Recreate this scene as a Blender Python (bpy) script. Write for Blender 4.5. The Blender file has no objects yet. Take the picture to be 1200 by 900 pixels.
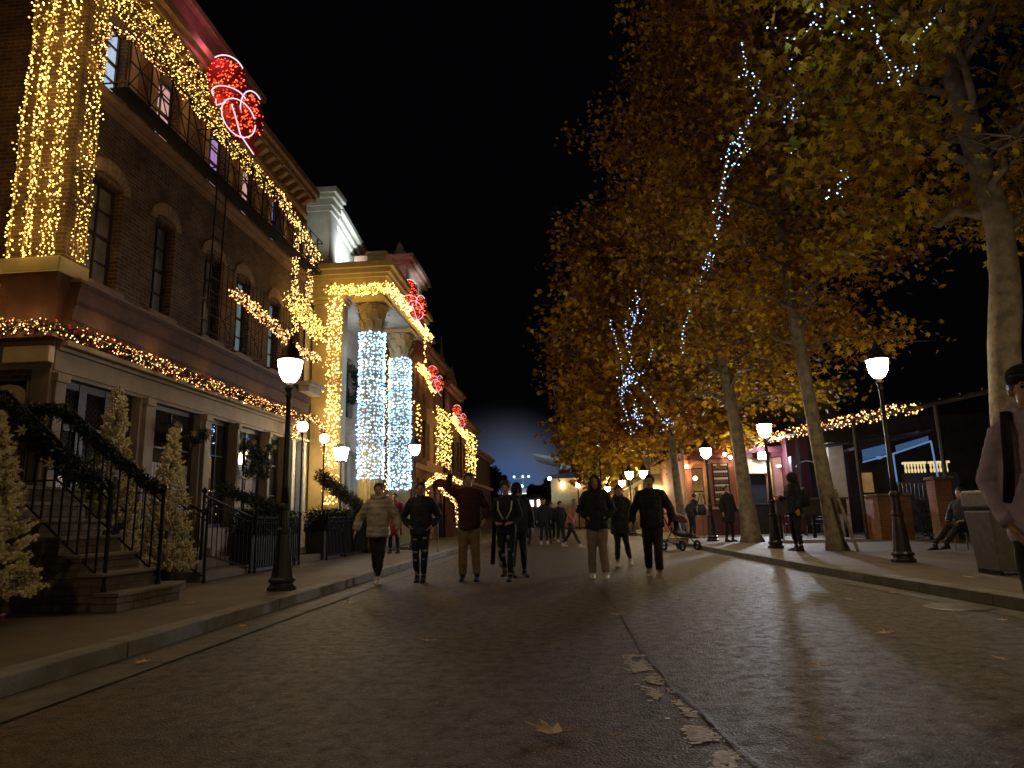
import bpy, bmesh, math, random
from mathutils import Vector, Matrix, noise
R = math.radians
rnd = random.Random(11)
scn = bpy.context.scene
COL = scn.collection
WL = {}                                    # world location of every Empty / mesh parent at build time

# ------------------------------------------------------------------ materials
def _new(name):
    m = bpy.data.materials.new(name); m.use_nodes = True
    nt = m.node_tree; nt.nodes.clear()
    out = nt.nodes.new('ShaderNodeOutputMaterial')
    return m, nt, out
def _noise(nt, scale, detail=5, rough=.6, vec=None):
    n = nt.nodes.new('ShaderNodeTexNoise'); n.inputs['Scale'].default_value = scale
    n.inputs['Detail'].default_value = detail; n.inputs['Roughness'].default_value = rough
    if vec is None:
        tc = nt.nodes.new('ShaderNodeTexCoord'); vec = tc.outputs['Object']
    nt.links.new(vec, n.inputs['Vector']); return n
def _mix(nt, fac, a, b):
    m = nt.nodes.new('ShaderNodeMix'); m.data_type = 'RGBA'
    if isinstance(fac, float): m.inputs[0].default_value = fac
    else: nt.links.new(fac, m.inputs[0])
    for k, v in ((6, a), (7, b)):
        if isinstance(v, tuple): m.inputs[k].default_value = (*v[:3], 1)
        else: nt.links.new(v, m.inputs[k])
    return m.outputs[2]
def _ramp(nt, fac, a, b):
    r = nt.nodes.new('ShaderNodeMapRange'); r.inputs[1].default_value = a; r.inputs[2].default_value = b
    nt.links.new(fac, r.inputs[0]); return r.outputs[0]
def _bump(nt, h, strength, dist=.01):
    b = nt.nodes.new('ShaderNodeBump'); b.inputs['Strength'].default_value = strength
    b.inputs['Distance'].default_value = dist; nt.links.new(h, b.inputs['Height']); return b.outputs[0]
def mat(name, c1, c2=None, rough=.7, metal=0, scale=4, bump=.3, bscale=60, spec=.4, dist=.01, coat=0):
    m, nt, out = _new(name)
    p = nt.nodes.new('ShaderNodeBsdfPrincipled')
    n = _noise(nt, scale); f = _ramp(nt, n.outputs['Fac'], .35, .65)
    c2 = c2 or tuple(x * .6 for x in c1)
    nt.links.new(_mix(nt, f, c1, c2), p.inputs['Base Color'])
    n2 = _noise(nt, bscale)
    if bump: nt.links.new(_bump(nt, n2.outputs['Fac'], bump, dist), p.inputs['Normal'])
    rr = nt.nodes.new('ShaderNodeMapRange'); rr.inputs[3].default_value = rough * .8; rr.inputs[4].default_value = min(1, rough * 1.2)
    nt.links.new(n2.outputs['Fac'], rr.inputs[0]); nt.links.new(rr.outputs[0], p.inputs['Roughness'])
    p.inputs['Metallic'].default_value = metal; p.inputs['Specular IOR Level'].default_value = spec
    p.inputs['Coat Weight'].default_value = coat
    nt.links.new(p.outputs[0], out.inputs[0]); return m
def brick(name, c1, c2, mortar, w=.24, h=.075, rough=.85, bump=.8):
    m, nt, out = _new(name)
    p = nt.nodes.new('ShaderNodeBsdfPrincipled')
    tc = nt.nodes.new('ShaderNodeTexCoord'); s = nt.nodes.new('ShaderNodeSeparateXYZ'); nt.links.new(tc.outputs['Object'], s.inputs[0])
    a = nt.nodes.new('ShaderNodeMath'); nt.links.new(s.outputs[0], a.inputs[0]); nt.links.new(s.outputs[1], a.inputs[1])
    cb = nt.nodes.new('ShaderNodeCombineXYZ'); nt.links.new(a.outputs[0], cb.inputs[0]); nt.links.new(s.outputs[2], cb.inputs[1])
    b = nt.nodes.new('ShaderNodeTexBrick'); nt.links.new(cb.outputs[0], b.inputs['Vector'])
    b.inputs['Scale'].default_value = 1; b.inputs['Brick Width'].default_value = w; b.inputs['Row Height'].default_value = h
    b.inputs['Mortar Size'].default_value = .008; b.inputs['Bias'].default_value = 0
    b.inputs['Color1'].default_value = (*c1, 1); b.inputs['Color2'].default_value = (*c2, 1); b.inputs['Mortar'].default_value = (*mortar, 1)
    n = _noise(nt, 1.5); f = _ramp(nt, n.outputs['Fac'], .3, .75)
    dk = _mix(nt, f, b.outputs['Color'], tuple(x * .5 for x in c2))
    nt.links.new(dk, p.inputs['Base Color'])
    inv = nt.nodes.new('ShaderNodeMath'); inv.operation = 'SUBTRACT'; inv.inputs[0].default_value = 1; nt.links.new(b.outputs['Fac'], inv.inputs[1])
    n3 = _noise(nt, 50); ad = nt.nodes.new('ShaderNodeMath'); ad.operation = 'MULTIPLY_ADD'; nt.links.new(n3.outputs['Fac'], ad.inputs[0]); ad.inputs[1].default_value = .5; nt.links.new(inv.outputs[0], ad.inputs[2])
    nt.links.new(_bump(nt, ad.outputs[0], bump, .012), p.inputs['Normal'])
    p.inputs['Roughness'].default_value = rough; p.inputs['Specular IOR Level'].default_value = .3
    nt.links.new(p.outputs[0], out.inputs[0]); return m
def emit(name, c, s, sample=False, var=None, c2=None):
    """c*s emission; var: strength varies per bulb; c2: some bulbs a second colour"""
    m, nt, out = _new(name)
    e = nt.nodes.new('ShaderNodeEmission'); e.inputs[0].default_value = (*c, 1); e.inputs[1].default_value = s
    if var or c2:
        g = nt.nodes.new('ShaderNodeNewGeometry')
        if var:
            r = nt.nodes.new('ShaderNodeMapRange'); r.inputs[3].default_value = s * (1 - var); r.inputs[4].default_value = s * (1 + var)
            nt.links.new(g.outputs['Random Per Island'], r.inputs[0]); nt.links.new(r.outputs[0], e.inputs[1])
        if c2:
            w = nt.nodes.new('ShaderNodeMath'); w.operation = 'MULTIPLY'; w.inputs[1].default_value = 37.3
            fr = nt.nodes.new('ShaderNodeMath'); fr.operation = 'FRACT'; nt.links.new(g.outputs['Random Per Island'], w.inputs[0]); nt.links.new(w.outputs[0], fr.inputs[0])
            nt.links.new(_mix(nt, _ramp(nt, fr.outputs[0], .45, .9), c, c2), e.inputs[0])
    nt.links.new(e.outputs[0], out.inputs[0])
    m.cycles.emission_sampling = 'AUTO' if sample else 'NONE'
    return m
def foliage(name, cols, trans=.25, rough=.55, clump=.7):
    m, nt, out = _new(name)
    p = nt.nodes.new('ShaderNodeBsdfPrincipled'); t = nt.nodes.new('ShaderNodeBsdfTranslucent'); mx = nt.nodes.new('ShaderNodeMixShader')
    g = nt.nodes.new('ShaderNodeNewGeometry')
    cr = nt.nodes.new('ShaderNodeValToRGB'); cr.color_ramp.interpolation = 'LINEAR'
    el = cr.color_ramp.elements
    for i, c in enumerate(cols):
        e = el[i] if i < 2 else el.new(i / (len(cols) - 1))
        e.position = i / (len(cols) - 1); e.color = (*c, 1)
    n = _noise(nt, clump, 2)
    ad = nt.nodes.new('ShaderNodeMath'); ad.operation = 'MULTIPLY_ADD'; ad.inputs[1].default_value = .78
    nt.links.new(g.outputs['Random Per Island'], ad.inputs[0])
    nt.links.new(_ramp(nt, n.outputs['Fac'], .30, 1.45), ad.inputs[2])
    nt.links.new(ad.outputs[0], cr.inputs[0])
    nt.links.new(cr.outputs[0], p.inputs['Base Color']); nt.links.new(cr.outputs[0], t.inputs[0])
    p.inputs['Roughness'].default_value = rough; p.inputs['Specular IOR Level'].default_value = .3
    mx.inputs[0].default_value = trans
    nt.links.new(p.outputs[0], mx.inputs[1]); nt.links.new(t.outputs[0], mx.inputs[2]); nt.links.new(mx.outputs[0], out.inputs[0])
    return m

def asphalt_mat(name='asphalt', painted=False):
    m, nt, out = _new(name)
    p = nt.nodes.new('ShaderNodeBsdfPrincipled')
    tc = nt.nodes.new('ShaderNodeTexCoord')
    big = _noise(nt, .35, 4); fine = _noise(nt, 48, 4, .9); mid = _noise(nt, 9, 6, .75); patch = _noise(nt, 1.4, 5, .7)
    c = _mix(nt, _ramp(nt, big.outputs['Fac'], .35, .7), (.086, .050, .027), (.052, .031, .017))
    c = _mix(nt, _ramp(nt, patch.outputs['Fac'], .52, .62), c, (.050, .032, .018))
    c = _mix(nt, _ramp(nt, mid.outputs['Fac'], .5, .68), c, (.020, .016, .012))
    v = nt.nodes.new('ShaderNodeTexVoronoi'); v.inputs['Scale'].default_value = 74; nt.links.new(tc.outputs['Object'], v.inputs['Vector'])
    st = _mix(nt, _ramp(nt, v.outputs['Distance'], .12, .34), (.52, .42, .32), c)  # pale stone specks, brightened in colour to stand for sparkle
    c = _mix(nt, _ramp(nt, fine.outputs['Fac'], .52, .60), c, st)
    if painted:
        mp = nt.nodes.new('ShaderNodeMapping'); mp.inputs['Scale'].default_value = (1, 1.8, 1); nt.links.new(tc.outputs['Object'], mp.inputs[0])
        n = _noise(nt, 34, 6, .8, mp.outputs[0]); n2 = _noise(nt, 4, 3)
        ad = nt.nodes.new('ShaderNodeMath'); nt.links.new(n.outputs['Fac'], ad.inputs[0]); nt.links.new(n2.outputs['Fac'], ad.inputs[1])
        c = _mix(nt, _ramp(nt, ad.outputs[0], .96, 1.06), c, (.52, .43, .36))
    nt.links.new(c, p.inputs['Base Color'])
    h = nt.nodes.new('ShaderNodeMath'); h.operation = 'ADD'; nt.links.new(v.outputs['Distance'], h.inputs[0]); nt.links.new(fine.outputs['Fac'], h.inputs[1])
    nt.links.new(_bump(nt, h.outputs[0], .8, .010), p.inputs['Normal'])
    rr = nt.nodes.new('ShaderNodeMapRange'); rr.inputs[1].default_value = .3; rr.inputs[2].default_value = .7; rr.inputs[3].default_value = .44; rr.inputs[4].default_value = .78
    nt.links.new(mid.outputs['Fac'], rr.inputs[0]); nt.links.new(rr.outputs[0], p.inputs['Roughness'])
    p.inputs['Specular IOR Level'].default_value = .42
    nt.links.new(p.outputs[0], out.inputs[0]); return m
def worn_paint(): return asphalt_mat('worn_paint', True)
def brushed_glass(name, c, rough=.08):
    m, nt, out = _new(name)
    p = nt.nodes.new('ShaderNodeBsdfPrincipled'); n = _noise(nt, 2.5, 3)
    nt.links.new(_mix(nt, _ramp(nt, n.outputs['Fac'], .4, .6), c, tuple(x * .5 for x in c)), p.inputs['Base Color'])
    nt.links.new(_bump(nt, n.outputs['Fac'], .15, .02), p.inputs['Normal'])
    p.inputs['Roughness'].default_value = rough; p.inputs['Specular IOR Level'].default_value = .7
    nt.links.new(p.outputs[0], out.inputs[0]); return m
def lit_pane(name, c1, c2, s):
    """a lit interior seen through curtains and dirty glass"""
    m, nt, out = _new(name)
    e = nt.nodes.new('ShaderNodeEmission')
    tc = nt.nodes.new('ShaderNodeTexCoord'); mp = nt.nodes.new('ShaderNodeMapping'); mp.inputs['Scale'].default_value = (1, 6, .7); nt.links.new(tc.outputs['Object'], mp.inputs[0])
    n = _noise(nt, 1.6, 4, .6, mp.outputs[0])
    nt.links.new(_mix(nt, _ramp(nt, n.outputs['Fac'], .35, .65), c1, c2), e.inputs[0]); e.inputs[1].default_value = s
    g = nt.nodes.new('ShaderNodeBsdfGlossy'); g.inputs['Roughness'].default_value = .15; mx = nt.nodes.new('ShaderNodeMixShader'); mx.inputs[0].default_value = .08
    nt.links.new(e.outputs[0], mx.inputs[1]); nt.links.new(g.outputs[0], mx.inputs[2]); nt.links.new(mx.outputs[0], out.inputs[0])
    m.cycles.emission_sampling = 'NONE'
    return m
def quilt(name, c):
    m, nt, out = _new(name)
    p = nt.nodes.new('ShaderNodeBsdfPrincipled'); w = nt.nodes.new('ShaderNodeTexWave'); w.bands_direction = 'Z'; w.inputs['Scale'].default_value = 3.2; w.inputs['Distortion'].default_value = 1.2
    tc = nt.nodes.new('ShaderNodeTexCoord'); nt.links.new(tc.outputs['Object'], w.inputs['Vector'])
    n = _noise(nt, 9, 4); nt.links.new(_mix(nt, _ramp(nt, n.outputs['Fac'], .3, .7), c, tuple(x * .65 for x in c)), p.inputs['Base Color'])
    nt.links.new(_bump(nt, w.outputs['Fac'], .35, .02), p.inputs['Normal']); p.inputs['Roughness'].default_value = .6
    nt.links.new(p.outputs[0], out.inputs[0]); return m

M = dict(
    asphalt=asphalt_mat(), paint=worn_paint(),
    flake=mat('paint_flakes', (.78, .68, .60), (.52, .45, .38), .55, scale=30, bump=.5, bscale=120),
    tar=mat('tar_crack', (.012, .010, .008), rough=.5, bump=.6),
    paving=mat('paving', (.165, .12, .078), (.10, .074, .048), .75, scale=1.3, bump=.5, bscale=90),
    kerb=mat('kerb_stone', (.24, .22, .185), (.15, .135, .115), .8, scale=3, bump=.6, bscale=45),
    gutter=mat('gutter_concrete', (.13, .11, .085), (.07, .06, .046), .7, scale=5, bump=.5, bscale=60),
    joint=mat('joint', (.02, .017, .014), rough=.9),
    brick=brick('brown_brick', (.15, .078, .043), (.075, .037, .022), (.22, .175, .13)),
    brickred=brick('red_brick', (.30, .13, .06), (.22, .09, .045), (.22, .17, .13)),
    archbrick=mat('arch_brick', (.27, .18, .11), (.17, .11, .07), .85, scale=9, bump=.8, bscale=30),
    trim=mat('taupe_trim', (.25, .19, .13), (.17, .13, .088), .65, scale=1.6, bump=.25, bscale=30),
    cream=mat('cream_board', (.55, .45, .28), (.45, .36, .22), .6),
    band=mat('varnished_band', (.075, .032, .018), (.04, .018, .011), .7, scale=2.2, bump=.5, bscale=12, spec=.25),
    cornice=mat('brown_cornice', (.22, .13, .08), (.14, .08, .05), .55, scale=4),
    pinkpar=mat('rose_parapet', (.36, .20, .16), (.25, .14, .11), .7, scale=3),
    dkwood=mat('dark_wood', (.035, .028, .028), (.02, .016, .016), .45, scale=6),
    iron=mat('black_iron', (.008, .007, .006), (.005, .004, .004), .7, metal=0, scale=12, bump=.3, bscale=40, spec=.25),
    lampiron=mat('lamp_iron', (.045, .038, .034), (.025, .021, .02), .42, metal=.5, scale=14, bump=.35, bscale=60, spec=.5),
    stone=mat('pale_stone', (.46, .42, .36), (.34, .31, .26), .7, scale=2, bump=.4, bscale=25),
    goldstone=mat('ochre_stone', (.42, .33, .17), (.32, .25, .13), .65, scale=2.2, bump=.4, bscale=25),
    step=mat('step_stone', (.17, .135, .10), (.11, .09, .065), .75, scale=3, bump=.5, bscale=40),
    stepbrick=brick('step_brick', (.23, .17, .11), (.15, .11, .075), (.07, .06, .05), .3, .09),
    glass=brushed_glass('dark_glass', (.020, .021, .026)),
    greyglass=brushed_glass('curtained_glass', (.26, .23, .21), .3),
    curtain=mat('net_curtain', (.42, .36, .36), (.27, .23, .24), .6, scale=14),
    pink=lit_pane('lit_pink', (1, .62, .55), (.85, .40, .36), .75),
    violet=lit_pane('lit_violet', (.55, .30, .85), (.80, .45, .75), .65),
    coolw=lit_pane('lit_cool', (.65, .80, 1), (.5, .6, .8), .9),
    bluew=lit_pane('lit_blue', (.35, .50, 1), (.25, .35, .9), .6),
    teal=lit_pane('lit_teal', (.42, .60, .62), (.25, .36, .40), .32),
    warmdim=lit_pane('lit_warm', (1, .55, .2), (.5, .22, .07), .25),
    needles=foliage('needles', [(.006, .011, .005), (.012, .022, .008), (.022, .034, .012)], .1),
    hedge=foliage('hedge_leaves', [(.006, .010, .005), (.015, .022, .009), (.03, .034, .015)], .1),
    flocked=foliage('flocked_fir', [(.48, .38, .18), (.64, .53, .29), (.76, .66, .40)], .15, clump=3),
    planeleaf=foliage('plane_leaf', [(.08, .034, .012), (.16, .066, .015), (.32, .135, .018), (.48, .25, .020), (.74, .44, .022), (.78, .58, .03)], .38, clump=.55),  # autumn tones, spread wider to stand for lit leaves and dark gaps
    planeleaf2=foliage('plane_leaf_yellow', [(.09, .042, .012), (.20, .095, .015), (.42, .22, .018), (.62, .36, .022), (.72, .54, .025), (.36, .42, .03)], .4, clump=.55),
    planeleaf3=foliage('plane_leaf_far', [(.12, .055, .014), (.30, .13, .018), (.58, .34, .022), (.74, .52, .03)], .32, clump=.5),
    darkleaf=foliage('dark_leaf', [(.01, .014, .010), (.02, .025, .015), (.03, .035, .02)], .1),
    bark=mat('plane_bark', (.27, .215, .15), (.12, .10, .07), .85, scale=5.5, bump=.9, bscale=14, dist=.03),
    bulb=emit('warm_bulb', (1, .58, .17), 5.0, var=.85),
    bulbgold=emit('gold_bulb', (1, .62, .13), 4.2, var=.85),
    bulbmix=emit('warm_mixed_bulb', (1, .62, .22), 4.6, var=.85, c2=(1, .30, .06)),
    bulbcold=emit('cold_bulb', (.34, .60, 1), 4.6, var=.6),
    bulbred=emit('red_bulb', (1, .07, .025), 2.6, var=.85, c2=(1, .20, .07)),
    bulbtree=emit('tree_bulb', (.40, .58, 1), 4.5, var=.6),
    neon=emit('white_neon', (1, .62, .74), 1.6),
    wire=mat('wire', (.50, .34, .10), rough=.6),  # amber in the colour stands for the bulbs' glow on the wires
    redpot=mat('red_glaze', (.10, .006, .006), (.06, .004, .004), .4),
    shutter=mat('green_shutter', (.02, .05, .04), (.012, .03, .025), .6),
    redfelt=mat('red_felt', (.34, .008, .008), (.18, .004, .004), .8, scale=20),
    redberry=mat('red_berry', (.4, .02, .015), rough=.35),
    poin=mat('cream_petal', (.50, .42, .26), (.40, .30, .16), .6),
    bowlw=emit('lamp_bowl_white', (1, .84, .60), 32, sample=True),
    bowly=emit('lamp_bowl_warm', (1, .78, .45), 120, sample=True),
    bowlfar=emit('lamp_bowl_far', (1, .80, .44), 100, sample=True),
    globe=emit('globe_lamp', (1, .86, .58), 22, sample=True),
    sconce=emit('sconce', (1, .62, .34), 22, sample=True),
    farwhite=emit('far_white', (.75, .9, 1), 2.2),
    farteal=emit('far_teal', (.55, 1, .85), 6),
    led=emit('led', (.72, .86, 1), 260, sample=True),
    bluetube=emit('blue_tube', (.30, .50, 1), .42),
    bluepanel=emit('blue_panel', (.14, .30, .65), .35),
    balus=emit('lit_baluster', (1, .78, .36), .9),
    pinkwall=mat('salmon_plaster', (.42, .20, .14), (.33, .15, .11), .75, scale=2),
    maroon=mat('maroon_panel', (.10, .022, .03), (.07, .015, .02), .5, scale=3),
    orange=mat('orange_trim', (.55, .30, .13), (.42, .22, .09), .6),
    awning=mat('cream_awning', (.52, .46, .25), (.40, .34, .18), .7),
    ochre=mat('ochre_plaster', (.40, .30, .13), (.30, .22, .09), .8),
    darkwall=mat('dark_wall', (.05, .042, .038), (.03, .026, .024), .8),
    board=mat('black_board', (.015, .012, .012), rough=.4),
    metalgrey=mat('grey_metal', (.16, .145, .13), (.11, .10, .09), .45, metal=.35, scale=10, bump=.2),
    steel=mat('steel', (.35, .34, .33), rough=.3, metal=.8),
    skin=mat('skin', (.42, .24, .16), (.36, .20, .13), .5, scale=8, bump=.1),
    hairdk=mat('dark_hair', (.018, .012, .009), (.03, .02, .014), .45, scale=30, bump=.8, bscale=90),
    hairlt=mat('fair_hair', (.34, .19, .08), (.22, .12, .05), .5, scale=30, bump=.8, bscale=90),
    eye=mat('eye_dark', (.01, .008, .008), rough=.2),
    lip=mat('lip', (.30, .11, .09), rough=.5, bump=.1),
    black=mat('black_cloth', (.012, .011, .013), (.007, .006, .008), .75, scale=12, bump=.5, bscale=150),
    navy=mat('navy_cloth', (.012, .016, .028), (.008, .010, .018), .7, scale=12),
    maroonc=mat('maroon_knit', (.055, .010, .016), (.035, .006, .010), .85, scale=20),
    khaki=mat('khaki_cotton', (.24, .155, .075), (.18, .115, .055), .8, scale=8),
    beigeq=quilt('beige_puffer', (.40, .32, .22)),
    greyp=mat('grey_beige_jersey', (.27, .21, .165), (.20, .155, .12), .85, scale=8),
    whitec=mat('white_leather', (.62, .55, .50), (.5, .44, .40), .5, scale=10),
    pinkc=mat('coral_knit', (.42, .15, .12), rough=.8),
    redc=mat('red_coat', (.22, .012, .014), (.14, .008, .01), .8),
    darkred=mat('dark_red_fabric', (.085, .010, .014), (.05, .006, .009), .8),
    hoodie=mat('mauve_fleece', (.54, .42, .58), (.42, .33, .46), .9, scale=7, bump=.5, bscale=120),
    blackcap=mat('cap_cloth', (.02, .016, .018), rough=.85),
    ripped=mat('patch_denim', (.30, .26, .23), (.20, .17, .15), .8),
    dryleaf=mat('dry_leaf', (.70, .45, .27), (.55, .33, .17), .7, scale=20, bump=.6),
    rubber=mat('rubber', (.015, .015, .015), rough=.7),
)

# ------------------------------------------------------------------ mesh building
def tag(o, label=None, cat=None, group=None, kind=None):
    if label: o['label'] = label
    if cat: o['category'] = cat
    if group: o['group'] = group
    if kind: o['kind'] = kind
    return o
def thing(name, label, cat, loc=(0, 0, 0), group=None):
    o = bpy.data.objects.new(name, None); COL.objects.link(o); o.location = loc; o.empty_display_size = .2
    WL[o.name] = Vector(loc); return tag(o, label, cat, group)
def link_mesh(name, me, m, parent=None):
    o = bpy.data.objects.new(name, me); COL.objects.link(o)
    if m: me.materials.append(m)
    if parent is not None:
        o.parent = parent; WL[o.name] = WL[parent.name]
    else: WL[o.name] = Vector((0, 0, 0))
    return o
class MB:
    def __init__(s): s.v = []; s.f = []; s.T = None
    def add(s, vs, fs):
        b = len(s.v)
        if s.T is not None: vs = [s.T(*p) for p in vs]
        s.v.extend([tuple(p) for p in vs]); s.f.extend([tuple(b + i for i in f) for f in fs]); return s
    def box(s, x0, x1, y0, y1, z0, z1):
        return s.add([(x0,y0,z0),(x1,y0,z0),(x1,y1,z0),(x0,y1,z0),(x0,y0,z1),(x1,y0,z1),(x1,y1,z1),(x0,y1,z1)],
                     [(0,3,2,1),(4,5,6,7),(0,1,5,4),(1,2,6,5),(2,3,7,6),(3,0,4,7)])
    def prism(s, pts, vec):
        n = len(pts); v = Vector(vec)
        return s.add([tuple(p) for p in pts] + [tuple(Vector(p) + v) for p in pts],
                     [tuple(range(n - 1, -1, -1)), tuple(range(n, 2 * n))] + [(i, (i + 1) % n, n + (i + 1) % n, n + i) for i in range(n)])
    def tube(s, pts, rad, n=6, cap=True):
        pts = [Vector(p) for p in pts]
        if not isinstance(rad, (list, tuple)): rad = [rad] * len(pts)
        vs = []; fs = []; ref = None
        for i, p in enumerate(pts):
            t = (pts[min(i + 1, len(pts) - 1)] - pts[max(i - 1, 0)])
            t = t.normalized() if t.length > 1e-9 else Vector((0, 0, 1))
            if ref is None: ref = Vector((0, 0, 1)) if abs(t.z) < .9 else Vector((1, 0, 0))
            a = t.cross(ref)
            if a.length < 1e-4: a = t.cross(Vector((.3, 1, .2)))
            a.normalize(); b = t.cross(a).normalized(); ref = a.cross(t)
            r = rad[i]
            for k in range(n):
                q = 2 * math.pi * k / n
                vs.append(p + (a * math.cos(q) + b * math.sin(q)) * r)
        for i in range(len(pts) - 1):
            for k in range(n):
                fs.append((i * n + k, i * n + (k + 1) % n, (i + 1) * n + (k + 1) % n, (i + 1) * n + k))
        if cap: fs += [tuple(range(n - 1, -1, -1)), tuple(range((len(pts) - 1) * n, len(pts) * n))]
        return s.add(vs, fs)
    def lathe(s, prof, c=(0, 0, 0), n=20, cap=True, flute=0):
        vs = []; fs = []
        for r, z in prof:
            for k in range(n):
                q = 2 * math.pi * k / n; rr = r * (1 - flute * (k % 2))
                vs.append((c[0] + rr * math.cos(q), c[1] + rr * math.sin(q), c[2] + z))
        for i in range(len(prof) - 1):
            for k in range(n): fs.append((i * n + k, i * n + (k + 1) % n, (i + 1) * n + (k + 1) % n, (i + 1) * n + k))
        if cap: fs += [tuple(range(n - 1, -1, -1)), tuple(range((len(prof) - 1) * n, len(prof) * n))]
        return s.add(vs, fs)
    def octa(s, c, r):
        x, y, z = c
        return s.add([(x+r,y,z),(x-r,y,z),(x,y+r,z),(x,y-r,z),(x,y,z+r),(x,y,z-r)],
                     [(0,2,4),(2,1,4),(1,3,4),(3,0,4),(2,0,5),(1,2,5),(3,1,5),(0,3,5)])
    def ball(s, c, r, n=10, m=6, sc=(1, 1, 1)):
        vs = []; fs = []
        for i in range(m + 1):
            a = math.pi * (i + .02 if i == 0 else (i - .02 if i == m else i)) / m
            for k in range(n):
                q = 2 * math.pi * k / n
                vs.append((c[0] + r * sc[0] * math.sin(a) * math.cos(q), c[1] + r * sc[1] * math.sin(a) * math.sin(q), c[2] + r * sc[2] * math.cos(a)))
        for i in range(m):
            for k in range(n): fs.append((i * n + k, (i + 1) * n + k, (i + 1) * n + (k + 1) % n, i * n + (k + 1) % n))
        return s.add(vs, fs)
    def tri(s, a, b, c): return s.add([a, b, c], [(0, 1, 2)])
    def loft(s, pts, rad, side=(1, 0, 0), n=14):
        """elliptic sections (w along side, d across) following pts"""
        pts = [Vector(p) for p in pts]; vs = []; fs = []; sd = Vector(side)
        for i, p in enumerate(pts):
            t = (pts[min(i + 1, len(pts) - 1)] - pts[max(i - 1, 0)]).normalized()
            a = (sd - t * sd.dot(t)); a.normalize(); b = t.cross(a)
            w, d = rad[i] if isinstance(rad[i], (tuple, list)) else (rad[i], rad[i])
            for k in range(n):
                q = 2 * math.pi * k / n; vs.append(p + a * math.cos(q) * w + b * math.sin(q) * d)
        for i in range(len(pts) - 1):
            for k in range(n): fs.append((i * n + k, i * n + (k + 1) % n, (i + 1) * n + (k + 1) % n, (i + 1) * n + k))
        fs += [tuple(range(n - 1, -1, -1)), tuple(range((len(pts) - 1) * n, len(pts) * n))]
        return s.add(vs, fs)
    def mesh(s, name, org=(0, 0, 0), smooth=False):
        ox, oy, oz = org
        me = bpy.data.meshes.new(name); me.from_pydata([(x - ox, y - oy, z - oz) for x, y, z in s.v], [], s.f); me.update()
        if smooth: me.polygons.foreach_set('use_smooth', [True] * len(me.polygons))
        return me
    def build(s, name, m, parent=None, smooth=False, bevel=0):
        org = WL[parent.name] if parent is not None else (0, 0, 0)
        me = s.mesh(name, org, smooth)
        bm = bmesh.new(); bm.from_mesh(me); bmesh.ops.recalc_face_normals(bm, faces=bm.faces); bm.to_mesh(me); bm.free()
        o = link_mesh(name, me, m, parent)
        if bevel:
            b = o.modifiers.new('bevel', 'BEVEL'); b.width = bevel; b.segments = 2; b.limit_method = 'ANGLE'
        return o
def copy_tree(o, loc=None, rz=None, label=None, parent=None):
    c = o.copy(); COL.objects.link(c)
    if parent is not None: c.parent = parent
    for ch in list(o.children): copy_tree(ch, parent=c)
    if loc is not None: c.location = loc
    if rz is not None: c.rotation_euler.z = rz
    if label: c['label'] = label
    return c
def light(name, kind, loc, energy, color, radius=.1, rot=None, **kw):
    l = bpy.data.lights.new(name, kind); l.energy = energy; l.color = color
    if kind != 'SUN': l.shadow_soft_size = radius
    for k, v in kw.items(): setattr(l, k, v)
    o = bpy.data.objects.new(name, l); COL.objects.link(o); o.location = loc
    if rot: o.rotation_euler = rot
    return o
def lerp(a, b, t): return tuple(a[i] + (b[i] - a[i]) * t for i in range(3))
def walk(path, step):
    out = []; acc = 0
    for a, b in zip(path, path[1:]):
        d = math.dist(a, b); n = max(1, int(d / step))
        for i in range(n): out.append(lerp(a, b, i / n))
    out.append(tuple(path[-1])); return out
def rball(r=1.0):
    while True:
        p = (rnd.uniform(-1, 1), rnd.uniform(-1, 1), rnd.uniform(-1, 1))
        if p[0]**2 + p[1]**2 + p[2]**2 <= 1: return Vector(p) * r

# facade frame: u along the wall, v up, d outwards
class Fac:
    def __init__(s, p, u, n): s.p = Vector(p); s.u = Vector(u); s.n = Vector(n)
    def __call__(s, u, v, d): q = s.p + s.u * u + s.n * d; return (q.x, q.y, q.z + v)
def fm(F): m = MB(); m.T = F; return m
def fbox(m, u0, u1, v0, v1, d0, d1):
    return m.add([(u0,v0,d0),(u1,v0,d0),(u1,v1,d0),(u0,v1,d0),(u0,v0,d1),(u1,v0,d1),(u1,v1,d1),(u0,v1,d1)],
                 [(0,3,2,1),(4,5,6,7),(0,1,5,4),(1,2,6,5),(2,3,7,6),(3,0,4,7)])
def wall(m, u0, u1, v0, v1, ops, depth=.25, d=0):
    us = sorted({u0, u1, *[o[0] for o in ops], *[o[1] for o in ops]}); vs = sorted({v0, v1, *[o[2] for o in ops], *[o[3] for o in ops]})
    for a, b in zip(us, us[1:]):
        for c, e in zip(vs, vs[1:]):
            cu, cv = (a + b) / 2, (c + e) / 2
            if any(o[0] < cu < o[1] and o[2] < cv < o[3] for o in ops): continue
            m.add([(a,c,d),(b,c,d),(b,e,d),(a,e,d)], [(0,1,2,3)])
    for a, b, c, e in ops:
        m.add([(a,c,d),(b,c,d),(b,e,d),(a,e,d),(a,c,d-depth),(b,c,d-depth),(b,e,d-depth),(a,e,d-depth)], [(0,1,5,4),(1,2,6,5),(2,3,7,6),(3,0,4,7)])
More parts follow.
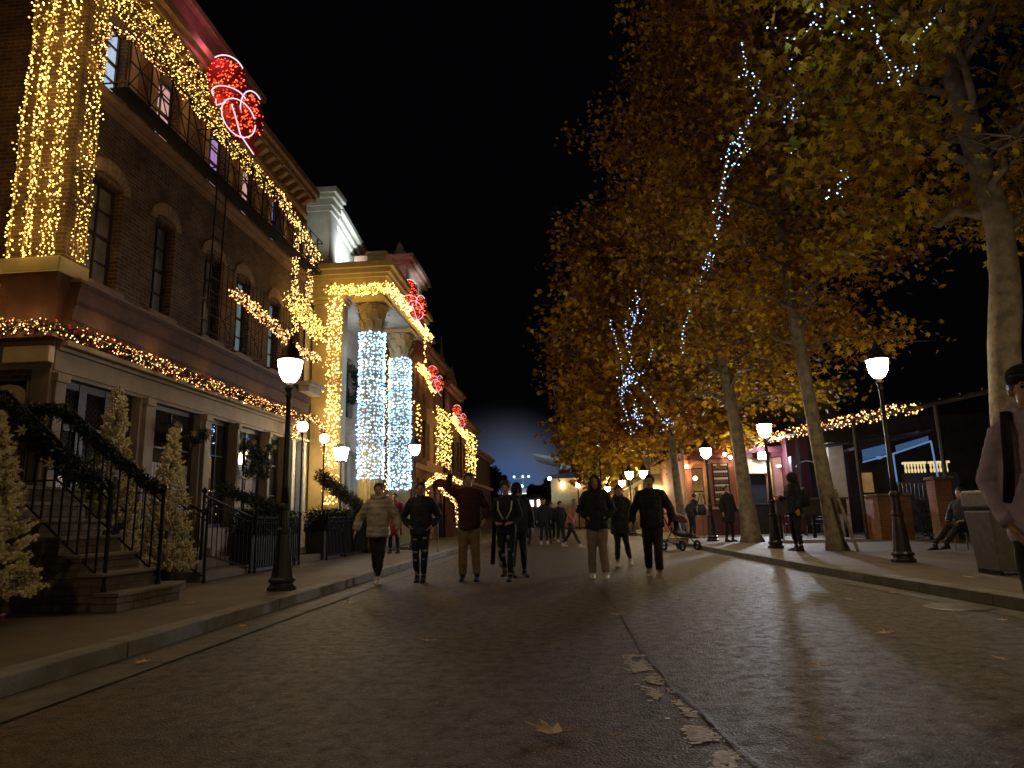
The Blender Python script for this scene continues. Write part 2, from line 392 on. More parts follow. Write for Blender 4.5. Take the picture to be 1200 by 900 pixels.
def window(F, u0, u1, v0, v1, parent, nu, nv, pane, frame='dkwood', rec=.14, fw=.05, arch=False, name='window'):
    m = fm(F); d0, d1 = -rec - .05, -rec
    fbox(m, u0, u0+fw, v0, v1, d0, d1); fbox(m, u1-fw, u1, v0, v1, d0, d1)
    fbox(m, u0+fw, u1-fw, v0, v0+fw, d0, d1); fbox(m, u0+fw, u1-fw, v1-fw, v1, d0, d1)
    for i in range(1, nu):
        c = u0 + (u1 - u0) * i / nu; fbox(m, c-.016, c+.016, v0+fw, v1-fw, d0+.006, d1-.006)
    for i in range(1, nv):
        c = v0 + (v1 - v0) * i / nv; w = .028 if (nv % 2 == 0 and i == nv // 2) else .014
        fbox(m, u0+fw, u1-fw, c-w, c+w, d0+.010, d1-.002)
    o = m.build(name, M[frame], parent)
    g = fm(F); fbox(g, u0+.01, u1-.01, v0+.01, v1-.01, d0-.012, d0+.012); g.build('pane', M[pane], o)
    return o
EXPO = -0.08
# ================================================================== SETTING
def sheet(name, pts, z, m, kind='structure'):
    b = MB(); b.add([(x, y, z) for x, y in pts], [tuple(range(len(pts)))]); o = b.build(name, m)
    return tag(o, kind=kind)
sheet('ground', [(-400, -40), (400, -40), (400, 600), (-400, 600)], -.02, M['darkwall'])
sheet('road', [(-3.7, -30), (9, -30), (9, 200), (-3.7, 200)], 0, M['asphalt'])
sheet('gutter', [(-3.68, -30), (-3.2, -30), (-3.2, 120), (-3.68, 120)], .004, M['gutter'])
b = MB()
b.add([(-3.205,-30,.008),(-3.185,-30,.008),(-3.185,120,.008),(-3.205,120,.008)], [(0,1,2,3)])
for y in range(-4, 60, 3): b.add([(-3.67,y+.4,.008),(-3.21,y+.4,.008),(-3.21,y+.415,.008),(-3.67,y+.415,.008)], [(0,1,2,3)])
tag(b.build('gutter_joint', M['joint']), kind='structure')
b = MB(); b.box(-30, -3.92, -30, 120, -.1, .128); tag(b.build('pavement', M['paving']), kind='structure')
b = MB(); y = -9.35
while y < 110:
    b.box(-3.92, -3.68, y + .006, y + 2.994, -.1, .134); y += 3.0
tag(b.build('kerb', M['kerb'], bevel=.015), kind='structure')
KR = [(5.6, -20), (4.75, 4), (4.45, 8), (4.1, 12), (3.72, 20), (3.4, 30), (3.2, 45), (3.0, 120)]
b = MB(); n = len(KR)
b.prism([(x + .28, y, -.1) for x, y in KR] + [(60, 120, -.1), (60, -20, -.1)], (0, 0, .22)); tag(b.build('pavement', M['paving']), kind='structure')
b = MB()
for (x0, y0), (x1, y1) in zip(KR, KR[1:]):
    k = max(1, int((y1 - y0) / 1.2))
    for i in range(k):
        a = ((x0 + (x1 - x0) * i / k), y0 + (y1 - y0) * i / k + .006); c = ((x0 + (x1 - x0) * (i + 1) / k), y0 + (y1 - y0) * (i + 1) / k - .006)
        b.prism([(a[0], a[1], -.1), (a[0] + .275, a[1], -.1), (c[0] + .275, c[1], -.1), (c[0], c[1], -.1)], (0, 0, .224))
tag(b.build('kerb', M['kerb'], bevel=.012), kind='structure')
b = MB()   # low gutter dish along the right kerb
for (x0, y0), (x1, y1) in zip(KR, KR[1:]): b.add([(x0-.35,y0,.004),(x0-.004,y0,.004),(x1-.004,y1,.004),(x1-.35,y1,.004)], [(0,1,2,3)])
tag(b.build('gutter', M['gutter']), kind='structure')
# crack running up the road and the worn stripe beside it
crk = [(-.05, 40), (-.02, 25), (.16, 17), (.36, 11), (.46, 9.1), (.50, 7.2), (.52, 5.6), (.58, 4.6), (.70, 3.6), (.78, 2.8), (.86, 1.8)]
b = MB(); P = walk([(x, y, 0) for x, y in crk], .06); prev = None
for i, p in enumerate(P):
    w = .006 + .016 * abs(noise.noise(Vector((p[1] * 3, 0, 1)))) ; dx = .03 * noise.noise(Vector((p[1] * 2.1, 4, 1)))
    cur = [(p[0] + dx - w, p[1], .009), (p[0] + dx + w, p[1], .009)]
    if prev: b.add([prev[0], prev[1], cur[1], cur[0]], [(0, 1, 2, 3)])
    prev = cur
tag(b.build('crack', M['tar']), kind='structure')
b = MB()
for _ in range(5200):                               # flaking remains of a painted line
    y = 2.0 + 3.55 * rnd.random() ** 1.4; x0 = .43 + .008 * (5.5 - y) + max(0, 4.9 - y) * .10; x = x0 + rnd.gauss(0, .036)
    if noise.noise(Vector((x * 9, y * 4, 1))) < -.05 or abs(x - x0) > .10: continue
    rx, ry = rnd.uniform(.004, .026), rnd.uniform(.003, .014); k = rnd.randint(5, 7); a0 = rnd.random()
    b.add([(x + rx * rnd.uniform(.6, 1.2) * math.cos(6.283 * (j + a0) / k), y + ry * rnd.uniform(.6, 1.2) * math.sin(6.283 * (j + a0) / k), .002 + _ * 1e-6) for j in range(k)], [tuple(range(k))])
tag(b.build('road_marking', M['flake']), kind='structure')
b = MB(); b.lathe([(.001, .012), (.30, .012), (.33, .004)], (4.05, 7.9, 0), 28, cap=False); tag(b.build('drain_cover', M['lampiron']), 'round iron drain cover set in the road near the right kerb', 'drain cover')

# ================================================================== BUILDING A (brown brick, left)
A = thing('brick_building', 'three-storey brown brick building with a long dark timbered shop front, festooned with garlands', 'building', (-7.9, 9.7, .13))
F = Fac((-7.9, 0, 0), (0, 1, 0), (1, 0, 0))        # street front: u = y
E = Fac((0, 9.7, 0), (1, 0, 0), (0, -1, 0))        # end wall towards the camera: u = x
Y1 = 19.55
GW = [(9.98, 11.92, .95, 3.42), (12.42, 14.05, .95, 3.42), (14.52, 15.58, 1.0, 3.42), (15.72, 17.30, 1.0, 3.42), (17.52, 18.45, 1.0, 3.42)]
DOOR = (18.75, 19.35, .6, 3.35)
W2 = [(10.15, 10.95, 5.15, 7.05), (11.95, 12.62, 5.15, 7.05), (13.8, 14.55, 5.15, 7.05), (15.3, 16.0, 5.15, 7.05), (17.15, 17.8, 5.15, 7.05), (18.6, 19.25, 5.15, 7.05)]
W3 = [(10.0, 10.7, 8.75, 10.1), (11.65, 12.4, 8.75, 10.1), (13.6, 14.4, 8.75, 10.1), (15.2, 15.95, 8.75, 10.1), (16.95, 17.6, 8.75, 10.1), (18.5, 19.1, 8.75, 10.1)]
m = fm(F); wall(m, 9.7, Y1, 4.9, 10.4, W2 + W3, .30); m.build('wall', M['brick'], A)
m = fm(F); wall(m, 9.7, Y1, .13, 3.48, GW + [DOOR], .35); m.build('shop_front', M['trim'], A)
m = fm(F); fbox(m, 9.7, Y1, 3.48, 3.80, -.3, .03); fbox(m, 9.7, Y1, 3.80, 3.86, -.3, .09); fbox(m, 9.70, Y1, 3.86, 3.95, -.3, .22); m.build('frieze', M['trim'], A, bevel=.01)
m = fm(F)                                           # sloping varnished band over the shop front
m.add([(9.7,3.95,.16),(Y1,3.95,.16),(Y1,4.9,.34),(9.7,4.9,.34),(9.7,3.95,-.2),(Y1,3.95,-.2),(Y1,4.9,-.2),(9.7,4.9,-.2)], [(0,1,2,3),(0,4,5,1),(3,2,6,7),(0,3,7,4),(1,5,6,2)])
m.build('fascia_board', M['band'], A)
for q in (.0, .24, .27, .52, .55, .80):
    m = fm(F); z = 4.0 + q; d = .16 + .18 * (z - 3.95) / .95; fbox(m, 9.7, Y1, z, z + .022, d - .02, d + .022); m.build('batten', M['band'], A)
m = fm(F); fbox(m, 9.7, Y1, 4.9, 4.96, -.1, .32); fbox(m, 9.7, Y1, 4.96, 5.02, -.1, .20); m.build('string_course', M['cornice'], A, bevel=.01)
for k, u in enumerate([9.72, 12.02, 14.14, 15.60, 17.33, 18.55]):
    w = .22 if k in (0, 1, 2) else .10
    m = fm(F); fbox(m, u, u + w, .6, 3.30, 0, .07); fbox(m, u - .03, u + w + .03, 3.30, 3.44, 0, .11); fbox(m, u - .02, u + w + .02, .5, .78, 0, .11)
    m.build('pilaster', M['trim'], A, bevel=.008)
# lattice doors, shop windows
d = fm(F); dd = (9.98, 11.92); w3 = (dd[1] - dd[0]) / 3
for i in range(3):
    a = dd[0] + i * w3; fr = fm(F)
    for q0, q1 in ((a, a + .09), (a + w3 - .09, a + w3)): fbox(fr, q0, q1, .95, 3.42, -.26, -.16)
    for q0, q1 in ((.95, 1.15), (1.95, 2.10), (2.62, 2.72), (3.30, 3.42)): fbox(fr, a + .09, a + w3 - .09, q0, q1, -.25, -.17)
    o = fr.build('lattice_door', M['dkwood'], A)
    g = fm(F); fbox(g, a + .08, a + w3 - .08, 1.1, 3.35, -.235, -.225); g.build('pane', M['glass'], o)
    la = fm(F); s = .11
    for j in range(-14, 20):
        for sg in (1, -1):
            x0, y0 = a + .09, 2.10 + j * s; x1 = a + w3 - .09; L = x1 - x0
            p = (x0, y0) if sg > 0 else (x0, y0 + L); q = (x1, y0 + L) if sg > 0 else (x1, y0)
            # clip to 1.15..3.3
            lo, hi = 1.15, 3.30
            (ax, ay), (bx_, by) = p, q
            if (ay < lo and by < lo) or (ay > hi and by > hi): continue
            def cl(ax, ay, bx_, by):
                if ay < lo: t = (lo - ay) / (by - ay); ax += (bx_ - ax) * t; ay = lo
                if ay > hi: t = (hi - ay) / (by - ay); ax += (bx_ - ax) * t; ay = hi
                return ax, ay
            p = cl(ax, ay, bx_, by); q = cl(bx_, by, ax, ay)
            la.tube([(p[0], p[1], -.21), (q[0], q[1], -.21)], .006, 4, False)
    la.build('lattice', M['dkwood'], o)
for i, (a, b_, c, e) in enumerate(GW[1:]):
    o = window(F, a, b_, c, e, A, 2, 3 if i != 2 else 2, 'glass', rec=.16, fw=.09, name='shop_window')
    if i in (0, 2):                                 # net curtains drawn behind the panes
        for k in range(2):
            q0 = a + .12 + k * (b_ - a) / 2; q1 = q0 + (b_ - a) / 2 - .2; cu = fm(F)
            pts = []; n_ = 24
            for t in range(n_ + 1):
                u = q0 + (q1 - q0) * t / n_; pts.append((u, -.185 + .008 * math.sin(t * 1.9)))
            for (u0, d0), (u1, d1) in zip(pts, pts[1:]): cu.add([(u0, c + .1, d0), (u1, c + .1, d1), (u1, c + 1.35, d1), (u0, c + 1.35, d0)], [(0, 1, 2, 3)])
            cu.build('curtain', M['curtain'], o, True)
m = fm(F); fbox(m, 14.66, 14.92, 2.1, 2.55, -.19, -.178); m.build('table_lamp', M['warmdim'], A)
for (u0, u1, v0, v1, n_) in ((14.62, 15.0, 2.5, 3.3, 26), (14.7, 15.3, 1.3, 1.9, 8), (17.6, 18.3, 1.3, 1.8, 6)):
    m = fm(F)
    for _ in range(n_): m.octa((rnd.uniform(u0, u1), rnd.uniform(v0, v1), -.17), .009)
    m.build('window_lights', M['bulbtree'] if n_ > 20 else M['bulb'], A)
o = window(F, *DOOR, A, 2, 3, 'coolw', 'dkwood', name='door')
for a, b_, c, e in W2:
    k = W2.index((a, b_, c, e))
    window(F, a, b_, c, e, A, 2, 4, ['greyglass', 'greyglass', 'greyglass', 'teal', 'teal', 'greyglass'][k], 'dkwood', rec=.16)
    m = fm(F); cu = (a + b_) / 2; w = (b_ - a) / 2 + .14                                    # segmental brick arch
    N = 12
    for i in range(N):
        t0, t1 = math.pi * (1 - i / N), math.pi * (1 - (i + .86) / N)
        def q(t, r, h): return (cu + math.cos(t) * r, e - .02 + math.sin(t) * h)
        p0, p1, p2, p3 = q(t0, w - .12, .16), q(t1, w - .12, .16), q(t1, w + .03, .42), q(t0, w + .03, .42)
        m.add([(p0[0],p0[1],0),(p1[0],p1[1],0),(p2[0],p2[1],0),(p3[0],p3[1],0),(p0[0],p0[1],.035),(p1[0],p1[1],.035),(p2[0],p2[1],.035),(p3[0],p3[1],.035)], [(4,5,6,7),(0,4,7,3),(1,2,6,5),(2,3,7,6),(0,1,5,4)])
    m.build('window_arch', M['archbrick'], A)
    m = fm(F); fbox(m, a - .12, b_ + .12, c - .12, c - .005, -.1, .10); m.build('sill', M['cornice'], A, bevel=.01)
W3P = ['coolw', 'pink', 'violet', 'pink', 'bluew', 'warmdim']
for k, (a, b_, c, e) in enumerate(W3):
    window(F, a, b_, c, e, A, 2, 4, W3P[k], 'dkwood', rec=.14)
    for q0 in (a - .28, b_ + .04):
        m = fm(F); fbox(m, q0, q0 + .24, c - .05, e + .10, 0, .07); m.build('pilaster', M['cornice'], A, bevel=.01)
m = fm(F); fbox(m, 9.7, Y1, 8.28, 8.36, 0, .16); fbox(m, 9.7, Y1, 8.36, 8.46, 0, .28); m.build('ledge', M['cornice'], A, bevel=.012)
# eaves
m = fm(F); fbox(m, 9.3, Y1 - .3, 10.4, 10.54, -.4, .14); fbox(m, 9.2, Y1 - .35, 10.82, 10.98, -.4, .40); fbox(m, 9.1, Y1 - .3, 10.98, 11.20, -.4, .50); fbox(m, 9.3, Y1 - .3, 10.54, 10.82, -.4, .08); m.build('cornice', M['cornice'], A, bevel=.02)
u = 9.5
while u < Y1 - .6:
    m = fm(F); m.prism([(u, 10.815, .081), (u, 10.815, .37), (u, 10.74, .37), (u, 10.62, .20), (u, 10.58, .081)], (.15, 0, 0)); m.build('bracket', M['cornice'], A); u += .42
m = fm(F); fbox(m, 11.2, 15.6, 11.34, 11.95, -.4, .20); fbox(m, 11.1, 15.7, 11.95, 12.12, -.4, .34); fbox(m, 11.15, 15.65, 11.20, 11.34, -.4, .28); m.build('parapet', M['pinkpar'], A, bevel=.015)
# end wall
m = fm(E); wall(m, -14, -7.9, .13, 3.5, [(-8.95, -8.22, 2.0, 3.32)], .10); wall(m, -14, -7.9, 4.9, 10.4, []); m.build('wall', M['brick'], A)
m = fm(E); fbox(m, -14, -7.9, 3.5, 3.95, -.3, .035); m.build('frieze', M['trim'], A)
m = fm(E); fbox(m, -8.62, -7.86, 3.58, 3.84, .036, .16); m.build('capital', M['cream'], A, bevel=.01)
m = fm(E); fbox(m, -14, -7.75, 3.95, 4.03, -.3, .26); m.build('string_course', M['cornice'], A)
m = fm(E); m.add([(-14,4.03,.10),(-7.9,4.03,.10),(-7.9,4.9,.2),(-14,4.9,.2)], [(0,1,2,3)]); fbox(m, -14, -7.9, 4.9, 5.02, -.1, .28); m.build('fascia_board', M['band'], A)
m = fm(E); fbox(m, -8.20, -7.90, .9, 3.5, .001, .05); m.build('pilaster', M['trim'], A, bevel=.01)
# arched sign board at the left margin
m = fm(E); pts = [(-8.90, 2.05), (-8.28, 2.05), (-8.28, 3.08)]
for i in range(7): t = math.pi * i / 6; pts.append((-8.59 + .31 * math.cos(t), 3.08 + .20 * math.sin(t)))
pts.append((-8.90, 3.08)); m.prism([(x, y, -.05) for x, y in pts], (0, 0, .06)); m.build('sign_board', M['cream'], A)
m = fm(E); fbox(m, -8.95, -8.90, 2.0, 3.32, -.06, .03); fbox(m, -8.28, -8.22, 2.0, 3.32, -.06, .03); m.build('sign_frame', M['trim'], A)
# corner pier over the shop front, on a corbelled pedestal
m = MB(); m.box(-8.75, -7.77, 9.50, 9.96, 5.22, 10.45); m.build('corner_pier', M['brick'], A)
m = MB()
m.box(-8.80, -7.70, 9.36, 10.02, 4.98, 5.22)
m.build('pedestal', M['goldstone'], A, bevel=.015)
m = MB(); m.add([(-8.72,9.40,4.98),(-7.74,9.40,4.98),(-7.74,9.98,4.98),(-8.72,9.98,4.98),(-8.60,9.58,4.18),(-7.84,9.58,4.18),(-7.84,9.9,4.18),(-8.60,9.9,4.18)], [(0,1,2,3),(7,6,5,4),(0,4,5,1),(1,5,6,2),(2,6,7,3),(3,7,4,0)])
m.build('corbel', M['band'], A)
m = MB(); m.box(-14, -7.42, 9.20, 9.7, 10.985, 11.18); m.box(-14, -7.9, 9.5, 9.7, 10.4, 10.98); m.build('cornice', M['cornice'], A)
m = MB(); m.box(-14, -8.35, 9.95, 19.5, .13, 10.95); m.box(-14, -8.31, 9.75, 19.2, 10.4, 11.1); m.build('core', M['darkwall'], A)
# far end: white arched doorway surround
m = fm(F); fbox(m, 18.54, 18.74, .13, 3.4, .002, .22); fbox(m, 19.36, 19.54, .13, 3.4, .002, .22); fbox(m, 18.46, 19.54, 3.4, 3.47, .0, .3); m.build('door_surround', M['stone'], A, bevel=.01)
m = fm(F); fbox(m, 18.4, 19.5, 4.9, 5.02, .401, .75); fbox(m, 18.45, 19.45, 4.72, 4.9, .35, .65); m.build('balcony_slab', M['stone'], A, bevel=.02)

# fire escape bolted along the second ledge
fe = thing('fire_escape', 'black iron fire escape balconies with crossed bars along the third floor ledge', 'fire escape', (-7.6, 10, 8.46))
m = fm(F)
def fe_span(u0, u1, z, out):
    r = .016
    for zz in (z + .08, z + .5, z + 1.0): m.tube([(u0, zz, out), (u1, zz, out)], r, 5, False)
    for k in range(int((u1 - u0) / .62) + 1):
        u = u0 + k * .62; m.tube([(u, z, out), (u, z + 1.0, out)], r, 5, False)
        if u + .62 <= u1:
            m.tube([(u, z, out), (u + .62, z + 1.0, out)], r * .8, 4, False); m.tube([(u + .62, z, out), (u, z + 1.0, out)], r * .8, 4, False)
    for u in (u0, u1):
        for zz in (z + .08, z + 1.0): m.tube([(u, zz, out), (u, zz, .12)], r, 5, False)
fe_span(9.95, 12.9, 8.5, .62); fe_span(13.3, 19.3, 8.5, .62)
m.build('railing', M['iron'], fe)
m = fm(F)
for k in range(12): fbox(m, 9.95, 19.3, 8.478, 8.50, .29 + k * .03, .30 + k * .03)
m.build('grating', M['iron'], fe)
m = fm(F)
for u in (13.05, 13.45): m.tube([(u, 9.2, .62), (u, 5.5, .55)], .018, 5)
for k in range(12): z = 5.6 + k * .3; m.tube([(13.05, z, .56), (13.45, z, .56)], .012, 5)
m.build('ladder', M['iron'], fe)
m = fm(F)
for (a, b_) in ((14.55 - .95, 14.75), (15.15, 16.15), (17.0, 17.95)):
    for u in (a, b_): m.tube([(u, 5.1, .10), (u, 5.1, .3), (u, 6.9, .3)], .014, 5)
    for zz in (5.15, 5.55, 5.95, 6.4, 6.85): m.tube([(a, zz, .3), (b_, zz, .3)], .011, 4)
    n_ = 5
    for k in range(1, n_): u = a + (b_ - a) * k / n_; m.tube([(u, 5.1, .3), (u, 6.9, .3)], .008, 4)
    m.tube([(a, 5.95, .3), (b_, 5.15, .3)], .01, 4); m.tube([(a, 5.15, .3), (b_, 5.95, .3)], .01, 4)
m.build('window_guard', M['iron'], fe)

# ================================================================== GARLANDS AND LIGHT STRINGS
def garland(name, path, r, label, cat='garland', dens=260, bulbs=70, bm='bulb', br=.016, berries=12, leaf='needles', group=None, sag=0, needle=.09):
    base = path[0]; t = thing(name, label, cat, base, group)
    pts = walk(path, .05)
    L = sum(math.dist(a, b) for a, b in zip(path, path[1:]))
    def rp(k=1.0):
        p = Vector(rnd.choice(pts)); i = rnd.random()
        return p + rball(r) * k
    m = MB()
    if dens:
        for _ in range(int(L * dens)):
            c = rp(.9); d = rball().normalized() * needle * rnd.uniform(.6, 1.3); s = d.cross(rball()).normalized() * .010 if d.length else Vector((0, 0, .01))
            m.tri(c - s, c + s, c + d)
        m.build('foliage', M[leaf], t)
    m = MB(); m.tube([(p[0], p[1], p[2]) for p in pts[::3]] + [pts[-1]], .008, 4); m.build('wire', M['wire'], t)
    m = MB()
    for _ in range(int(L * bulbs)):
        c = rp(1.0) if rnd.random() < .3 else Vector(rnd.choice(pts)) + rball().normalized() * r * rnd.uniform(.75, 1.15)
        m.octa(c, br * rnd.uniform(.7, 1.25))
    tag(m.build('bulbs', M[bm], t), kind='stuff')
    if berries:
        m = MB()
        for _ in range(int(L * berries)):
            c = Vector(rnd.choice(pts)) + rball().normalized() * r; m.ball(c, .022, 6, 4)
        tag(m.build('berries', M['redberry'], t), kind='stuff')
    return t
def glow(path, step, e, col, off=(.25, 0, 0), rad=.12):
    for i, p in enumerate(walk(path, step)[:-1] if len(path) > 1 else path):
        light('bulb_light', 'POINT', (p[0] + off[0], p[1] + off[1], p[2] + off[2]), e, col, rad)
WARM = (1, .58, .22); GOLD = (1, .60, .16)
G1 = [(-8.9, 9.38, 4.08), (-8.4, 9.34, 4.10), (-7.75, 9.42, 4.08), (-7.62, 10.4, 4.10), (-7.6, 11.84, 4.04), (-7.6, 13.68, 4.02), (-7.6, 16.12, 4.02), (-7.6, 18.3, 4.02)]
garland('garland', G1, .13, 'long fir garland with warm lights lying along the cornice of the shop front', bulbs=85, br=.0125, bm='bulbmix', dens=420, berries=30)
garland('garland', [(-8.75, 9.36, 5.0), (-8.84, 9.36, 4.6), (-8.82, 9.36, 4.15)], .12, 'short garland hanging down at the left margin under the golden light curtain', bulbs=60)
glow(G1, 1.3, 5, WARM, (.22, -.05, .12))
G2 = [(-7.35, 8.9, 10.0), (-7.4, 9.77, 9.98), (-7.42, 10.39, 9.93), (-7.42, 11.35, 9.83), (-7.42, 12.48, 9.66), (-7.42, 13.78, 9.62), (-7.42, 15.09, 9.60), (-7.42, 16.4, 9.62)]
garland('garland', G2, .17, 'thick upper garland swathed in golden lights under the eaves of the brick building', bulbs=130, br=.0135, dens=380, bm='bulbgold')
glow(G2, 1.3, 8, GOLD, (.3, 0, .2))
garland('garland', [(-7.40, 9.9, 10.35), (-7.40, 11.3, 10.3), (-7.40, 12.5, 10.15), (-7.40, 14.0, 10.1)], .20, 'net of golden fairy lights draped just above the upper garland by the roof', 'fairy lights', dens=0, bulbs=110, bm='bulbgold', berries=0, br=.012)
GD1 = [(-7.4, 16.4, 9.62), (-7.4, 17.83, 9.35), (-7.4, 19.2, 9.0)]
garland('garland', GD1, .14, 'drooping end of garland with lights reaching the pale attic of the bank', bulbs=130, br=.018, bm='bulb')
GD2 = [(-7.5, 17.9, 9.41), (-7.5, 17.82, 8.02), (-7.5, 17.94, 6.3)]
garland('garland', GD2, .10, 'vertical garland hanging from the eaves, the left one of the hanging pair', bulbs=90, br=.018)
garland('garland', [(-7.5, 18.9, 9.0), (-7.5, 18.91, 8.2), (-7.5, 18.9, 7.35)], .11, 'vertical garland hanging from the eaves, the short right one of the hanging pair', bulbs=110, br=.018, bm='bulbmix')
garland('garland', [(-7.5, 17.71, 7.25), (-7.5, 18.81, 6.95), (-7.5, 20.0, 6.76)], .28, 'bright slanting bunch of golden fairy lights at the far corner of the brick building', 'fairy lights', dens=60, bulbs=230, br=.019, bm='bulbgold', berries=0)
GD5 = [(-7.5, 14.45, 6.30), (-7.5, 15.54, 6.22), (-7.5, 17.07, 6.06), (-7.5, 18.26, 5.83), (-7.5, 19.7, 5.98)]
garland('garland', GD5, .15, 'reddish garland slung across the second floor windows of the brick building', bulbs=120, br=.018, bm='bulbmix', berries=40)
glow([(-7.5, 18.2, 9.2), (-7.5, 18.3, 6.2)], 1.5, 6, GOLD, (.3, 0, 0)); glow(GD5[1:4], 1.8, 4, WARM, (.3, 0, 0))
garland('garland', [(-7.58, 9.66, 8.52), (-7.5, 9.6, 9.1), (-7.58, 9.80, 9.55), (-7.58, 10.3, 9.75)], .06, 'thin looped garland framing the lit window beside the golden curtain', bulbs=60, bm='bulbmix')
garland('garland', [(-7.3, 9.95, 9.48), (-7.28, 10.9, 9.40)], .05, 'thin lit garland on the fire escape rail below the uppermost lit window', bulbs=60, bm='bulbmix')
garland('garland', [(-7.55, 18.3, 3.4), (-7.55, 18.6, 3.95), (-7.45, 19.3, 4.12), (-7.45, 20.1, 3.95), (-7.45, 20.3, 3.3)], .09, 'arched garland over the white doorway between the two buildings', bulbs=80, bm='bulbmix', br=.018)
glow([(-7.4, 19.3, 3.8)], 1, 8, WARM, (.5, 0, 0))

def curtain(name, label, x, y, z0, z1, us, axis, bm, br, sp, group=None, jit=.03, cyl=None):
    """hanging strings: us = offsets along axis; each string a part with its bulbs"""
    t = thing(name, label, 'light curtain', (x, y, z0), group)
    for u in us:
        if cyl: p = (x + cyl * math.cos(u), y + cyl * math.sin(u))
        else: p = (x + (u if axis == 0 else 0), y + (u if axis == 1 else 0))
        m = MB(); wob = [Vector((rnd.gauss(0, jit * .5), rnd.gauss(0, jit * .5), 0)) for _ in range(8)]; P = []
        for i in range(8):
            z = z1 + (z0 - z1) * i / 7; P.append((p[0] + wob[i].x, p[1] + wob[i].y, z))
        m.tube(P, .0045, 4); s = m.build('light_string', M['wire'], t)
        b = MB()
        for q in walk(P, sp): b.octa((q[0] + rnd.gauss(0, jit), q[1] + rnd.gauss(0, jit), q[2] + rnd.uniform(-sp, sp) * .4), br * rnd.uniform(.7, 1.3))
        tag(b.build('bulbs', M[bm], s), kind='stuff')
    return t
us = sorted([-.87, -.83, -.62, -.57, -.53, -.48, -.27, -.22, -.16, -.06])
curtain('light_curtain', 'golden light curtain hanging down the corner pier of the brick building', -7.78, 9.40, 5.25, 10.6, us, 0, 'bulbgold', .0165, .048, jit=.030)
curtain('light_curtain', 'narrow golden light curtain on the street side of the corner pier', -7.68, 9.72, 5.25, 10.6, [-.16, -.04, .06, .14], 1, 'bulbgold', .0145, .055, jit=.026)
glow([(-8.2, 9.05, 5.6), (-8.2, 9.05, 10.4)], 1.2, 15, GOLD, (0, 0, 0), .25)
glow([(-7.45, 9.75, 5.6), (-7.45, 9.75, 10.4)], 1.6, 7, GOLD, (0, 0, 0), .2)

